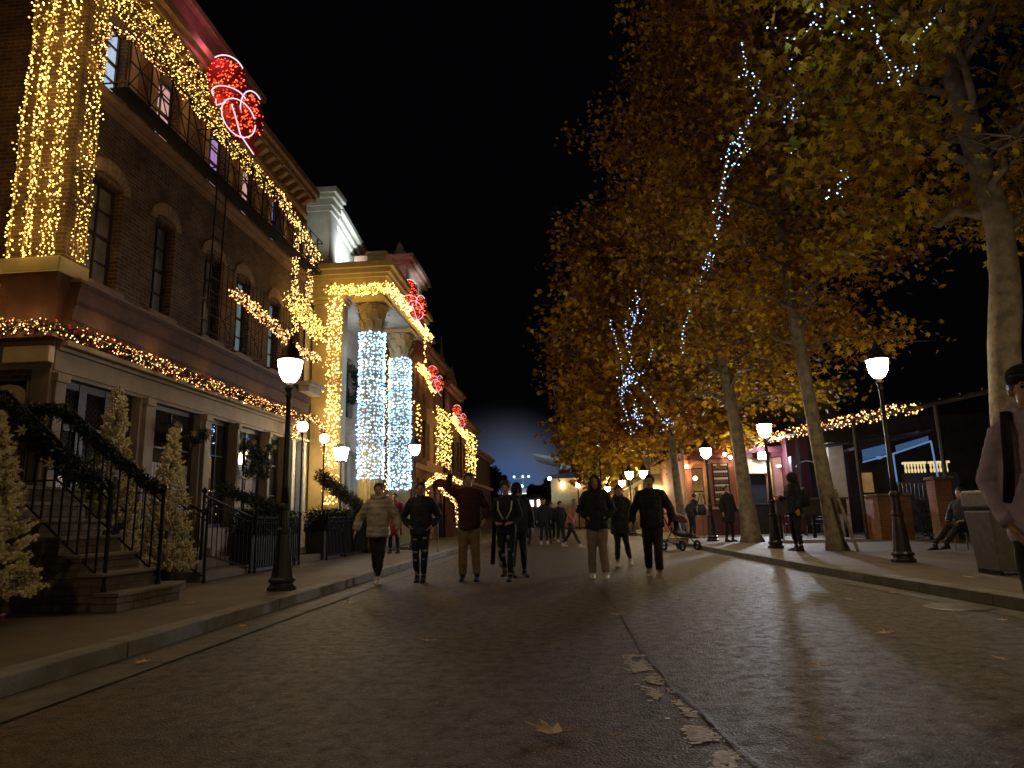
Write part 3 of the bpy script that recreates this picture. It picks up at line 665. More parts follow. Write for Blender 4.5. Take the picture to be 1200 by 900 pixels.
# giant mitten-like bows
def bow(x, y, z, s, label, n=650, yaw=0):
    """red padded lobes studded with bulbs, edged with white neon: lobes in the plane facing the street and the viewer"""
    t = thing('giant_bow', label, 'bow decoration', (x, y, z), 'giant red light bows on the facades')
    c, sn = math.cos(yaw), math.sin(yaw)
    def W(u, v, d=0): return (x + s * (u * c - d * sn), y + s * (u * sn + d * c), z + s * v)
    lobes = [(-.20, .55, .44, .56, .05), (.42, -.30, .27, .58, .12), (.12, -.52, .34, .50, .42), (-.20, -.02, .30, .20, -.1)]
    for cx, cy, a, b_, ro in lobes:
        m = MB(); N = 26; ring = []
        for k in range(N):
            q = 2 * math.pi * k / N; uu = a * math.copysign(abs(math.cos(q)) ** .8, math.cos(q)); vv = b_ * math.copysign(abs(math.sin(q)) ** .8, math.sin(q))
            ring.append((cx + uu * math.cos(ro) - vv * math.sin(ro), cy + uu * math.sin(ro) + vv * math.cos(ro)))
        vs = [W(u, v, 0) for u, v in ring] + [W(cx + (u - cx) * .7, cy + (v - cy) * .7, -.14) for u, v in ring] + [W(cx + (u - cx) * .7, cy + (v - cy) * .7, .14) for u, v in ring]
        fs = [(i, (i + 1) % N, N + (i + 1) % N, N + i) for i in range(N)] + [(i, 2 * N + i, 2 * N + (i + 1) % N, (i + 1) % N) for i in range(N)] + [tuple(range(N, 2 * N)), tuple(range(2 * N, 3 * N))]
        m.add(vs, fs); o = m.build('loop', M['redfelt'], t, True)
        bb = MB()
        for _ in range(int(.62 * n * a * b_ / .5)):
            q = rnd.uniform(0, 2 * math.pi); rr = math.sqrt(rnd.random())
            u = cx + (a * rr * math.cos(q)) * math.cos(ro) - (b_ * rr * math.sin(q)) * math.sin(ro); v = cy + (a * rr * math.cos(q)) * math.sin(ro) + (b_ * rr * math.sin(q)) * math.cos(ro)
            for dd in ((-.16,) if rnd.random() < .75 else (.16,)): bb.octa(W(u, v, math.copysign(.155 if rr < .7 else .015 + .14 * (1 - rr) / .3, dd)), .021 * rnd.uniform(.7, 1.2))
        tag(bb.build('bulbs', M['bulbred'], o), kind='stuff')
    m = MB()
    def arc(cx, cy, a, b_, t0, t1, ro=0, n_=18):
        P = []
        for k in range(n_ + 1):
            q = t0 + (t1 - t0) * k / n_; u = a * math.cos(q); v = b_ * math.sin(q)
            P.append(W(cx + u * math.cos(ro) - v * math.sin(ro), cy + u * math.sin(ro) + v * math.cos(ro), -.19))
        m.tube(P, .015 * s, 6); m.build('neon_edge', M['neon'], t); m.v = []; m.f = []
    arc(-.20, .53, .42, .54, R(30), R(128), .05); arc(.42, -.30, .265, .56, R(40), R(175), .12, 24)
    arc(.12, -.52, .35, .51, R(-10), R(330), .42, 36); arc(-.12, .0, .38, .24, R(20), R(215), -.2)
    for P in ([W(-.05, -.20, -.19), W(.05, -.5, -.2), W(.18, -.95, -.19), W(.50, -1.40, -.19)], [W(-.40, -.14, -.19), W(-.38, -.30, -.19), W(-.18, -.18, -.19)]):
        m = MB(); m.tube(P, .015 * s, 6); m.build('neon_edge', M['neon'], t)
    m = MB()
    ta = [(.22, -.8), (.40, -.9), (.62, -1.3), (.50, -1.38)]
    m.prism([W(u, v, -.05) for u, v in ta], Vector(W(0, 0, .06)) - Vector(W(0, 0, 0))); m.build('tail', M['redfelt'], t)
    light('bow_light', 'POINT', W(-.5, 1.1, -.35), 20 * s * s, (1, .22, .34), .2)
    return t
bow(-6.95, 12.9, 10.12, .90, 'largest giant red light bow, high on the eaves of the brown brick building', yaw=R(28))

# ================================================================== STAIRS, RAILINGS, TREES ON THE LEFT PAVEMENT
st = thing('porch_steps', 'brick porch steps with stone treads climbing left beside the corner of the brick building', 'steps', (-6.3, 8.6, .128))
nst = 7; rise = .21; run = .27; X0 = -5.08
for k in range(nst):
    xa = X0 - k * run; y0 = 7.50 if k == 0 else 7.58; y1 = 8.78 if k == 0 else 8.72; last = k == nst - 1; z = .128 + rise * (k + 1)
    m = MB(); m.box(-12 if last else xa - run, xa, y0 + .03, 9.45 if last else y1, .128, z - .045)
    m.build('riser', M['stepbrick'], st)
    m = MB(); m.box(-12 if last else xa - run, xa + .035, y0, 9.46 if last else y1 + .02, z - .044, z); m.build('tread', M['step'], st, bevel=.01)
def railing(path, h, label, name='handrail', step=.16, newel=True, cat='railing', gr=None, thick=.016):
    """path = foot line of the railing"""
    t = thing(name, label, cat, path[0], gr)
    m = MB()
    for dz, r in ((h, .024), (h - .10, .012), (.10, .014)): m.tube([(p[0], p[1], p[2] + dz) for p in path], r, 6)
    m.build('rail', M['iron'], t)
    tot = sum(math.dist(a, b) for a, b in zip(path, path[1:])); n_ = max(1, round(tot / step)); m = MB()
    for i in range(1, n_):
        q = tot * i / n_
        for a, b in zip(path, path[1:]):
            l = math.dist(a, b)
            if q <= l: p = lerp(a, b, q / l); break
            q -= l
        m.tube([(p[0], p[1], p[2] + .10), (p[0], p[1], p[2] + h)], thick * .6, 5, False)
    m.build('baluster', M['iron'], t)
    if newel:
        for p in (path[0], path[-1]):
            m = MB(); m.lathe([(.035, 0), (.035, .05), (.024, .06), (.024, h + .04), (.04, h + .05), (.045, h + .09), (.02, h + .13), (.001, h + .14)], p, 8); m.build('newel_post', M['iron'], t)
    return t
zt = .128 + rise * nst
railing([(-5.34, 7.66, .128 + rise), (-6.80, 7.66, zt), (-9.2, 7.66, zt)], 1.12, 'near black handrail of the porch steps, descending steeply to a newel post', thick=.022)
railing([(-5.30, 8.64, .128 + rise), (-6.80, 8.64, zt), (-7.8, 8.64, zt)], 1.12, 'far black handrail of the porch steps, closer to the brick building', thick=.022)
def greens(path, r, label, name='garland', cat='garland', flowers=(), dens=900, group=None):
    t = thing(name, label, cat, path[0], group); pts = walk(path, .05); L = sum(math.dist(a, b) for a, b in zip(path, path[1:])); m = MB()
    for _ in range(int(L * dens)):
        c = Vector(rnd.choice(pts)) + rball(r); d = rball().normalized() * rnd.uniform(.06, .13); s = d.cross(rball()).normalized() * .012
        m.tri(c - s, c + s, c + d)
    m.build('foliage', M['hedge'], t)
    for f in flowers:
        m = MB(); rot = rnd.random() * 6; fv = Vector(f)
        for k in range(6):
            a = rot + k * math.pi / 3; d = Vector((math.cos(a), -.35, math.sin(a))) * .085; s = Vector((-math.sin(a), 0, math.cos(a))) * .018
            m.add([fv, fv + d * .5 + s, fv + d, fv + d * .5 - s], [(0, 1, 2, 3)])
        m.ball(fv + Vector((0, -.02, 0)), .018, 6, 4); m.build('poinsettia', M['poin'], t)
    return t
greens([(-5.55, 7.62, 1.60), (-6.1, 7.60, 1.95), (-6.8, 7.62, 2.55), (-8.4, 7.62, 2.62)], .16, 'dark evergreen garland with cream poinsettias wound on the near porch handrail', flowers=[(-5.95, 7.42, 1.80), (-6.75, 7.42, 2.4), (-6.35, 7.44, 2.2)], dens=1500)
greens([(-5.36, 8.6, 1.52), (-6.1, 8.6, 2.05), (-6.8, 8.6, 2.62), (-7.7, 8.6, 2.7)], .09, 'dark evergreen garland wound on the far porch handrail')

def fir(x, y, h, r, label, pot=.0, lean=(0, 0), pz=.128):
    t = thing('flocked_christmas_tree', label, 'christmas tree', (x, y, pz), 'cream flocked trees on the left pavement')
    m = MB(); m.lathe([(r * .32, 0), (r * .40, .22 + pot), (r * .44, .25 + pot), (r * .38, .26 + pot), (.001, .24 + pot)], (x, y, pz), 16); m.build('pot', M['dkwood'], t, True)
    m = MB(); m.tube([(x, y, pz + .2 + pot), (x + lean[0], y + lean[1], pz + h)], [.04, .008], 8); m.build('trunk', M['bark'], t)
    m = MB(); z0 = .30 + pot
    for _ in range(int(230 * h * r / .5)):
        q = rnd.random() ** 1.3; z = z0 + (h - z0) * q; rr = r * (1 - q) ** .85 * rnd.uniform(.62, 1.12) + .02
        a = rnd.uniform(0, 2 * math.pi); c = Vector((x + lean[0] * q + rr * math.cos(a), y + lean[1] * q + rr * math.sin(a), pz + z))
        d = Vector((math.cos(a), math.sin(a), rnd.uniform(.1, 1.1))).normalized() * rnd.uniform(.08, .15) * (1 - .5 * q)
        for _k in range(12):
            f = rnd.random(); c2 = c - d * .6 + d * 1.5 * f + rball(.035 * (1.2 - f)); m.ball(c2, .021 * (1.2 - .5 * f), 5, 3)
            for _j in range(5):
                dd = (d.normalized() * .5 + rball()).normalized() * .034; s = dd.cross(rball()).normalized() * .006; m.tri(c2 - s, c2 + s, c2 + dd)
    m.build('crown', M['flocked'], t)
    return t
fir(-5.98, 6.62, 2.15, .48, 'large cream flocked Christmas tree at the left margin in front of the porch steps')
fir(-6.62, 9.45, 2.95, .44, 'tall cream flocked Christmas tree before the lattice doors, half hidden by the railing', pz=.13)
fir(-6.50, 10.75, 2.5, .37, 'slim pointed cream flocked Christmas tree before the shop window, right of the taller one')
# red pot at the left margin
t = thing('flower_pot', 'red glazed flower pot at the left margin below the big flocked tree', 'pot', (-5.45, 6.45, .128))
m = MB(); m.lathe([(.10, 0), (.15, .12), (.16, .15), (.14, .15), (.12, .13), (.001, .12)], (-5.62, 6.40, .128), 18); m.build('pot_body', M['redpot'], t, True)
t = thing('stone_block', 'low stone step block between the porch steps and the next railing', 'step', (-6.4, 10.6, .128))
m = MB(); m.box(-6.9, -5.75, 9.3, 10.1, .128, .26); m.build('block', M['step'], t, bevel=.015)
# second steps and the line of railings with hedges
for (ya, yb, xf, lab) in ((11.35, 13.1, -6.2, 'short stone steps with a black handrail leading to the second shop door'), (15.6, 17.2, -6.3, 'short stone steps partly behind the lamp post, farther along the shop front')):
    t = thing('shop_steps', lab, 'steps', ((xf, ya, .128)))
    for k in range(3):
        m = MB(); m.box(-7.9, xf - k * .36, ya + k * .08, yb - k * .08, .128 + k * .17, .128 + (k + 1) * .17); m.build('step', M['step'], t, bevel=.012)
railing([(-6.05, 11.15, .128), (-6.9, 11.15, .62), (-7.85, 11.15, .64)], 1.1, 'black handrail on the near side of the second shop steps')
railing([(-6.15, 11.2, .5), (-6.15, 13.0, .14)], 1.05, 'black sloping rail with newel beside the second shop steps')
for i, (ya, yb, lab) in enumerate(((13.2, 15.4, 'black iron fence with dense bars right behind the street lamp foot'), (17.2, 18.6, 'black iron fence under the globe lamp'), (18.7, 20.6, 'black iron fence before the white doorway'))):
    railing([(-6.15, ya, .128), (-6.15, yb, .128)], 1.05, lab, 'iron_fence', .11, cat='fence', thick=.03, gr='iron fences before the shop front')
    t = thing('planter_box', ['dark planter box with trimmed hedge behind the near iron fence', 'dark planter box behind the fence under the globe lamp', 'dark planter box before the white doorway'][i], 'planter', (-6.4, ya, .128), 'planters behind the iron fences')
    m = MB(); m.box(-6.75, -6.25, ya + .05, yb - .05, .128, .85); m.build('box', M['dkwood'], t, bevel=.01)
    m = MB()
    for _ in range(5200):
        c = Vector((rnd.uniform(-6.8, -6.15), rnd.uniform(ya, yb), .85 + rnd.random() ** 1.5 * .5 * (1 + .4 * noise.noise(Vector((0, ya * 3 + _ * .01, 0)))))); d = rball().normalized() * .08; s = d.cross(rball()).normalized() * .018
        m.tri(c - s, c + s, c + d)
    m.build('hedge', M['hedge'], t)
greens([(-6.15, 16.6, 2.2), (-6.15, 17.6, 1.95), (-6.15, 18.8, 1.72), (-6.15, 20.4, 1.35)], .20, 'drooping dark garland on the sloping rail by the white doorway', dens=1100)
greens([(-6.6, 12.6, 1.75), (-6.4, 13.4, 1.55), (-6.2, 14.4, 1.35)], .13, 'dark evergreen garland on the rail right of the slim flocked tree', dens=900)
for (ya, u0, u1) in ((0, 12.5, 13.98), (0, 15.8, 17.2)):
    greens([(-7.72, u0, 3.0), (-7.68, (u0 + u1) / 2, 2.72), (-7.72, u1, 3.0)], .13, 'dark swag with pale bows hung in the %s curtained shop window' % ('first' if u0 < 13 else 'second'), name='swag', cat='swag', flowers=[(-7.55, u0 + .1, 3.0), (-7.55, u1 - .1, 3.0), (-7.55, (u0 + u1) / 2, 2.9)], dens=700)
for u in (15.95, 16.75): 
    t = thing('wreath', 'round dark wreath in the curtained shop window, %s of two' % ('left' if u < 16 else 'right'), 'wreath', (-7.68, u, 2.45), 'window wreaths')
    m = MB()
    for _ in range(900):
        a = rnd.uniform(0, 6.283); c = Vector((-7.66, u + .24 * math.cos(a), 2.45 + .24 * math.sin(a))) + rball(.08); d = rball().normalized() * .07; s = d.cross(rball()).normalized() * .012; m.tri(c - s, c + s, c + d)
    m.build('foliage', M['hedge'], t)
# ---------------- street lamps
def street_lamp(x, y, z, h, label, bowl, energy, col, s=1.0):
    t = thing('street_lamp', label, 'street lamp', (x, y, z), 'old-fashioned street lamps')
    m = MB(); m.lathe([(.20, 0), (.20, .05), (.17, .07), (.16, .10), (.185, .12), (.185, .15), (.15, .18), (.135, .30), (.105, .62), (.085, .78), (.10, .80), (.10, .84), (.075, .87), (.07, 1.12), (.088, 1.14), (.088, 1.18), (.06, 1.22)], (x, y, z), 24, flute=.06); m.build('base', M['lampiron'], t)
    m = MB(); m.lathe([(.058, 1.2), (.046, 1.5), (.040, 2.2), (.034, h - .86), (.05, h - .84), (.05, h - .80), (.036, h - .78), (.055, h - .74), (.075, h - .70), (.045, h - .66), (.06, h - .62)], (x, y, z), 16); m.build('post', M['lampiron'], t, True)
    hb = h - .62
    m = MB(); m.lathe([(.045, hb), (.10, hb + .03), (.15, hb + .12), (.175, hb + .24), (.185, hb + .33), (.178, hb + .335), (.001, hb + .335)], (x, y, z), 20, cap=False); m.build('lamp_bowl', bowl, t, True)
    m = MB(); m.lathe([(.186, hb + .336), (.208, hb + .342), (.208, hb + .360), (.17, hb + .385), (.14, hb + .42), (.12, hb + .50), (.07, hb + .56), (.05, hb + .60), (.03, hb + .62), (.04, hb + .66), (.012, hb + .70), (.001, hb + .76)], (x, y, z), 20); m.build('lamp_cap', M['lampiron'], t, True)
    m = MB()
    for k in range(4):
        a = math.pi / 4 + k * math.pi / 2; c, q = math.cos(a), math.sin(a)
        m.tube([(x + c * .05, y + q * .05, z + hb - .02), (x + c * .115, y + q * .115, z + hb + .03), (x + c * .165, y + q * .165, z + hb + .12), (x + c * .195, y + q * .195, z + hb + .34)], .006, 4)
    m.build('cage', M['lampiron'], t)
    if energy: light('lamp_light', 'POINT', (x, y, z + hb - .06), energy, col, .12)
    return t
LW = (1, .90, .74); LY = (1, .74, .42)
street_lamp(-4.13, 9.75, .128, 3.62, 'tall street lamp with white bowl on the left pavement in front of the shop fronts', M['bowlw'], 0, LW)
street_lamp(-5.0, 22.0, .128, 3.62, 'street lamp with white bowl in front of the blue-white column', M['bowlw'], 0, LW)
street_lamp(-4.4, .3, .128, 3.62, 'street lamp on the left pavement, behind the viewer', M['bowly'], 0, LW)
street_lamp(5.72, 12.75, .124, 3.88, 'nearest right-hand street lamp, in front of the brick pier', M['bowly'], 0, LY)
street_lamp(5.18, 18.4, .124, 3.45, 'second right-hand street lamp, beside the man with the backpack', M['bowly'], 0, LY)
street_lamp(4.66, 23.7, .124, 3.35, 'third right-hand street lamp, left of the leaning trunk by the salmon shop', M['bowly'], 0, LY)
street_lamp(6.35, 6.9, .124, 3.88, 'right-hand street lamp outside the picture', M['bowly'], 0, LY)
street_lamp(6.6, 1.0, .124, 3.88, 'right-hand street lamp behind the viewer', M['bowly'], 0, LY)
for i, (x, y) in enumerate(((3.35, 31.5), (2.75, 31.8), (3.0, 40), (2.6, 48))):
    street_lamp(x, y, .11, 3.15, ['far street lamp glowing above the man in the black jacket', 'far street lamp glowing above the woman in the black coat', 'small distant street lamp under the yellow leaves', 'smallest distant street lamp under the yellow leaves'][i], M['bowlfar'], 0, LY)
# globe lamps on slim posts, lanterns
def globe_lamp(x, y, z, r, label, h=3.2):
    t = thing('globe_lamp', label, 'globe lamp', (x, y, .128), 'globe lamps by the white doorway')
    m = MB(); m.lathe([(.07, 0), (.06, .1), (.03, .2), (.022, z - .128 - r - .06), (.05, z - .128 - r - .03), (.05, z - .128 - r)], (x, y, .128), 10); m.build('post', M['lampiron'], t)
    m = MB(); m.ball((x, y, z), r, 16, 10); m.build('globe', M['globe'], t, True)
    m = MB(); m.lathe([(.06, z + r - .02), (.07, z + r), (.02, z + r + .05), (.012, z + r + .14), (.001, z + r + .15)], (x, y, 0), 10); m.build('finial', M['lampiron'], t)
globe_lamp(-6.6, 16.5, 3.43, .135, 'white globe lamp on a slim post before the arched doorway')
globe_lamp(-6.77, 18.5, 3.36, .13, 'warmer globe lamp against the golden light strings')
t = thing('lantern', 'square tapered white lantern beside the golden light strings', 'lantern', (-6.5, 19.3, 3.0))
m = MB(); x, y, z = -6.55, 19.3, 2.80
m.add([(x-.11,y-.11,z),(x+.11,y-.11,z),(x+.11,y+.11,z),(x-.11,y+.11,z),(x-.17,y-.17,z+.36),(x+.17,y-.17,z+.36),(x+.17,y+.17,z+.36),(x-.17,y+.17,z+.36)], [(0,3,2,1),(4,5,6,7),(0,1,5,4),(1,2,6,5),(2,3,7,6),(3,0,4,7)]); m.build('lantern_glass', M['bowlfar'], t)
m = MB(); m.box(x-.19, x+.19, y-.19, y+.19, z+.362, z+.40); m.box(x-.1, x+.1, y-.1, y+.1, z+.40, z+.47); m.lathe([(.06, .13), (.03, .2), (.02, z - .03)], (x, y, 0), 8); m.box(x-.12, x+.12, y-.12, y+.12, z-.04, z-.002); m.build('lantern_frame', M['lampiron'], t)
# ================================================================== BUILDING B (classical bank with portico)
Bk = thing('classical_building', 'pale classical building with a pillared portico and a floodlit sloping attic', 'building', (-8.2, 20.6, .13))
FB = Fac((-8.2, 0, 0), (0, 1, 0), (1, 0, 0))
BW = [(22.6, 23.4, 4.9, 7.2), (24.6, 25.4, 4.9, 7.2), (27.6, 28.4, 4.9, 7.2), (22.5, 23.5, 1.2, 3.6), (27.4, 28.4, .9, 3.6)]
BD = (24.2, 25.4, .6, 3.35)
m = fm(FB); wall(m, 20.45, 29.2, .13, 9.6, BW + [BD], .35); m.build('wall', M['stone'], Bk)
m = MB(); m.box(-12, -8.6, 20.5, 29.2, .13, 10.4); m.build('core', M['stone'], Bk)
for w in BW: window(FB, *w, Bk, 2, 4, 'glass', rec=.2)
window(FB, *BD, Bk, 2, 3, 'coolw', rec=.2, name='door')
m = fm(FB)                                         # door surround with pediment
fbox(m, 23.85, 24.15, .13, 3.5, 0, .35); fbox(m, 25.45, 25.75, .13, 3.5, 0, .35); fbox(m, 23.7, 25.9, 3.5, 3.8, 0, .5)
m.prism([(23.6, 3.8, 0), (26.0, 3.8, 0), (24.8, 4.6, 0)], (0, 0, .30)); m.build('door_pediment', M['stone'], Bk, bevel=.01)
m = fm(FB)
for (a, b_) in (((23.5, 3.85), (24.8, 4.72)), ((24.8, 4.72), (26.1, 3.85))): m.prism([(a[0], a[1], 0), (b_[0], b_[1], 0), (b_[0], b_[1] + .14, 0), (a[0], a[1] + .14, 0)], (0, 0, .48))
m.build('pediment_moulding', M['stone'], Bk)
# corner pilaster facing the viewer
m = MB(); m.box(-8.2, -7.02, 20.75, 21.4, .13, 1.2); m.box(-8.1, -7.12, 20.82, 21.35, 1.2, 8.05)
m.build('pilaster', M['goldstone'], Bk, bevel=.02)
m = MB(); m.box(-8.14, -7.06, 20.78, 21.4, 8.05, 8.18); m.box(-8.2, -7.0, 20.72, 21.4, 8.18, 8.3); m.build('pilaster_cap', M['goldstone'], Bk, bevel=.015)
# entablature round the portico
m = MB()
for (z0, z1, o) in ((8.3, 8.62, 0), (8.62, 8.86, .04), (8.86, 8.98, .12), (8.98, 9.14, .22), (9.14, 9.34, .34)):
    m.box(-8.3, -5.72 + o, 20.80 - o, 26.7 + o, z0, z1 - .001)
m.build('entablature', M['goldstone'], Bk, bevel=.015)
m = MB(); m.box(-8.2, -5.8, 20.85, 26.6, 8.26, 8.298); m.build('soffit', M['stone'], Bk)
def column(y, label=None):
    x = -6.28
    m = MB(); m.box(x - .55, x + .55, y - .55, y + .55, .13, .95); m.box(x - .6, x + .6, y - .6, y + .6, .13, .28); m.box(x-.6, x+.6, y-.6, y+.6, .95, 1.02); p = m.build('column_pedestal', M['goldstone'], Bk, bevel=.02)
    m = MB(); m.lathe([(.50, 1.02), (.50, 1.10), (.46, 1.14), (.44, 1.20), (.46, 1.26), (.42, 1.30), (.40, 1.34)], (x, y, 0), 28); m.build('column_base', M['goldstone'], Bk, True)
    m = MB(); m.lathe([(.395, 1.34), (.39, 3), (.37, 5.2), (.345, 7.1)], (x, y, 0), 40, flute=.07); m.build('column_shaft', M['goldstone'], Bk)
    m = MB(); m.lathe([(.36, 7.08), (.38, 7.12), (.36, 7.18), (.36, 7.3), (.40, 7.6), (.47, 7.95), (.50, 8.05), (.001, 8.05)], (x, y, 0), 24)
    for ring, (z0, h, rr) in enumerate(((7.18, .34, .36), (7.45, .36, .39), (7.70, .32, .42))):
        for k in range(8):
            a = (k + .5 * (ring % 2)) * math.pi / 4; c, s_ = math.cos(a), math.sin(a); tx, ty = -s_, c
            P = [(rr, 0, .10), (rr + .03, h * .5, .12), (rr + .09, h * .9, .10), (rr + .16, h, .06), (rr + .18, h * .86, .02)]
            vs = []
            for (q, z, w) in P: vs += [(x + c * q + tx * w, y + s_ * q + ty * w, z0 + z), (x + c * q - tx * w, y + s_ * q - ty * w, z0 + z)]
            m.add(vs, [(i, i + 1, i + 3, i + 2) for i in (0, 2, 4, 6)])
    m.box(x - .54, x + .54, y - .54, y + .54, 8.06, 8.2); m.box(x - .5, x + .5, y - .5, y + .5, 8.2, 8.258)
    m.build('column_capital', M['goldstone'], Bk)
for y in (21.35, 25.1): column(y)
m = MB(); m.box(-8.2, -5.6, 20.7, 26.9, .128, .30); m.box(-8.2, -5.3, 22.4, 24.3, .128, .22); m.build('portico_step', M['step'], Bk, bevel=.02)
# attic, floodlit panel
m = MB()
m.prism([(-8.75, 20.8, 9.36), (-8.75, 20.8, 11.3), (-7.62, 20.8, 11.3), (-7.62, 20.8, 9.36)], (0, .75, 0)); m.build('attic_pier', M['stone'], Bk, bevel=.02)
m = MB()
for (z0, z1, o) in ((11.3, 11.48, .06), (11.48, 11.72, .12), (11.72, 11.86, .2), (11.86, 12.06, .30)): m.box(-8.75 - .1, -7.62 + o, 20.8 - o, 21.55, z0, z1 - .001)
m.build('attic_pier_cap', M['stone'], Bk, bevel=.015)
m = MB(); m.prism([(-7.85, 21.55, 9.36), (-7.85, 26.5, 9.36), (-7.85, 26.5, 10.9), (-7.85, 21.55, 11.55)], (-.5, 0, 0)); m.build('attic_panel', M['stone'], Bk)
m = MB()
for i, (dz, o) in enumerate(((-.40, .10), (-.22, .22), (-.02, .36))):
    m.prism([(-7.84, 21.56, 11.72 + dz), (-7.84 + o, 21.56, 11.72 + dz), (-7.84 + o, 21.56, 11.88 + dz + .02), (-7.84, 21.56, 11.88 + dz + .02)], (0, 5.2, -.72))
m.build('raking_cornice', M['stone'], Bk)
m = MB(); m.box(-6.7, -6.05, 22.0, 22.9, 9.36, 10.15); m.box(-6.75, -6.0, 21.95, 22.95, 10.15, 10.28); m.build('parapet_block', M['goldstone'], Bk, bevel=.015)
m = MB(); m.box(-7.4, -5.7, 23.6, 26.4, 9.36, 10.35); m.build('parapet', M['stone'], Bk)
m = MB(); m.box(-7.5, -5.5, 23.45, 26.6, 10.35, 10.5); m.box(-7.6, -5.38, 23.35, 26.7, 10.5, 10.72); m.build('parapet_cap', M['pinkpar'], Bk, bevel=.02)
t = thing('stone_urn', 'pale stone urn finial standing on the portico parapet', 'urn', (-6.55, 26.0, 10.72))
m = MB(); m.lathe([(.2, 0), (.2, .1), (.10, .16), (.08, .4), (.2, .6), (.27, .9), (.25, 1.15), (.14, 1.25), (.16, 1.32), (.08, 1.5), (.001, 1.62)], (-6.55, 26.0, 10.72), 20); m.build('urn_body', M['stone'], t, True)
m = MB(); m.box(-6.75, -6.5, 23.2, 23.3, 9.36, 9.62); m.build('floodlight', M['iron'], Bk)
light('attic_flood', 'SPOT', (-6.95, 22.4, 9.45), 900, (.78, .95, 1), .12, rot=(R(125), 0, R(90)), spot_size=R(125), spot_blend=.8)
light('attic_flood', 'SPOT', (-6.95, 24.6, 9.45), 700, (.78, .95, 1), .12, rot=(R(118), 0, R(90)), spot_size=R(125), spot_blend=.8)
light('parapet_flood', 'SPOT', (-5.0, 25.0, 9.3), 90, (.85, .95, 1), .1, rot=(R(140), 0, R(90)), spot_size=R(100), spot_blend=.8)
light('pier_flood', 'SPOT', (-7.6, 19.3, 8.9), 160, (.80, .95, .9), .3, rot=(R(155), 0, R(10)), spot_size=R(70), spot_blend=.8)
light('portico_light', 'POINT', (-7.0, 23.2, 6.9), 60, (.95, .95, 1), .4)
light('portico_light', 'POINT', (-7.2, 27.6, 4.0), 25, (1, .85, .7), .4)
# lights on the columns
us = [2 * math.pi * k / 34 for k in range(34)]
for y, lab in ((21.35, 'blue-white light curtain wrapped round the nearer portico column'), (25.1, 'blue-white light curtain wrapped round the farther portico column')):
    t = curtain('light_curtain', lab, -6.28, y, 2.4 if y < 22 else 2.2, 7.08, us, 0, 'bulbcold', .032, .098, group='light curtains round the portico columns', jit=.022, cyl=.405)
glow([(-5.6, 20.9, 3), (-5.6, 20.9, 6.8)], 1.9, 9, (.62, .80, 1), (0, 0, 0), .4)
glow([(-5.55, 24.4, 3), (-5.55, 24.4, 6.8)], 1.9, 7, (.62, .80, 1), (0, 0, 0), .4)
curtain('light_curtain', 'golden light curtain streaming down the corner pilaster of the classical building', -7.34, 20.68, 1.65, 8.2, [-.20, -.14, -.08, -.02, .04, .10, .16, .21], 0, 'bulb', .028, .085, jit=.05)
glow([(-7.5, 20.2, 2.4), (-7.5, 20.2, 8.2)], 1.5, 13, GOLD, (0, 0, 0), .25)
curtain('light_curtain', 'thin golden light strings hanging between the two blue-white columns', -6.95, 25.6, 1.9, 7.5, [-.12, 0, .12], 0, 'bulbgold', .028, .11, jit=.06)
EG = [(-7.5, 20.62, 8.48), (-6.6, 20.6, 8.40), (-5.58, 20.6, 8.45)]
garland('garland', EG, .20, 'golden lights strung across the near side of the portico entablature', 'fairy lights', dens=40, bulbs=190, bm='bulbgold', br=.024, berries=0)
EG2 = [(-5.52, 20.7, 8.45), (-5.48, 23.5, 8.42), (-5.48, 26.8, 8.40)]
garland('garland', EG2, .17, 'golden lights running along the street side of the portico entablature', 'fairy lights', dens=40, bulbs=130, bm='bulb', br=.024, berries=0)
garland('garland', [(-5.5, 26.0, 8.3), (-5.5, 26.0, 7.2)], .05, 'single short string of lights dangling from the portico edge', 'fairy lights', dens=0, bulbs=30, bm='bulb', br=.026, berries=0)
glow(EG, 1.0, 9, GOLD, (0, -.5, -.1), .2); glow(EG2, 1.8, 9, GOLD, (.5, 0, 0), .2)
# wreath on the bank wall
t = thing('wreath', 'large dark oval wreath hung on the wall of the classical building', 'wreath', (-8.1, 24.5, 6.1))
m = MB()
for _ in range(1500):
    a = rnd.uniform(0, 6.283); c = Vector((-8.0, 24.5 + .75 * math.cos(a), 6.1 + .62 * math.sin(a))) + rball(.14); d = rball().normalized() * .14; s_ = d.cross(rball()).normalized() * .025; m.tri(c - s_, c + s_, c + d)
m.build('foliage', M['hedge'], t)
bow(-5.35, 23.2, 8.80, .72, 'giant red light bow on the corner of the portico', n=620, yaw=R(14))

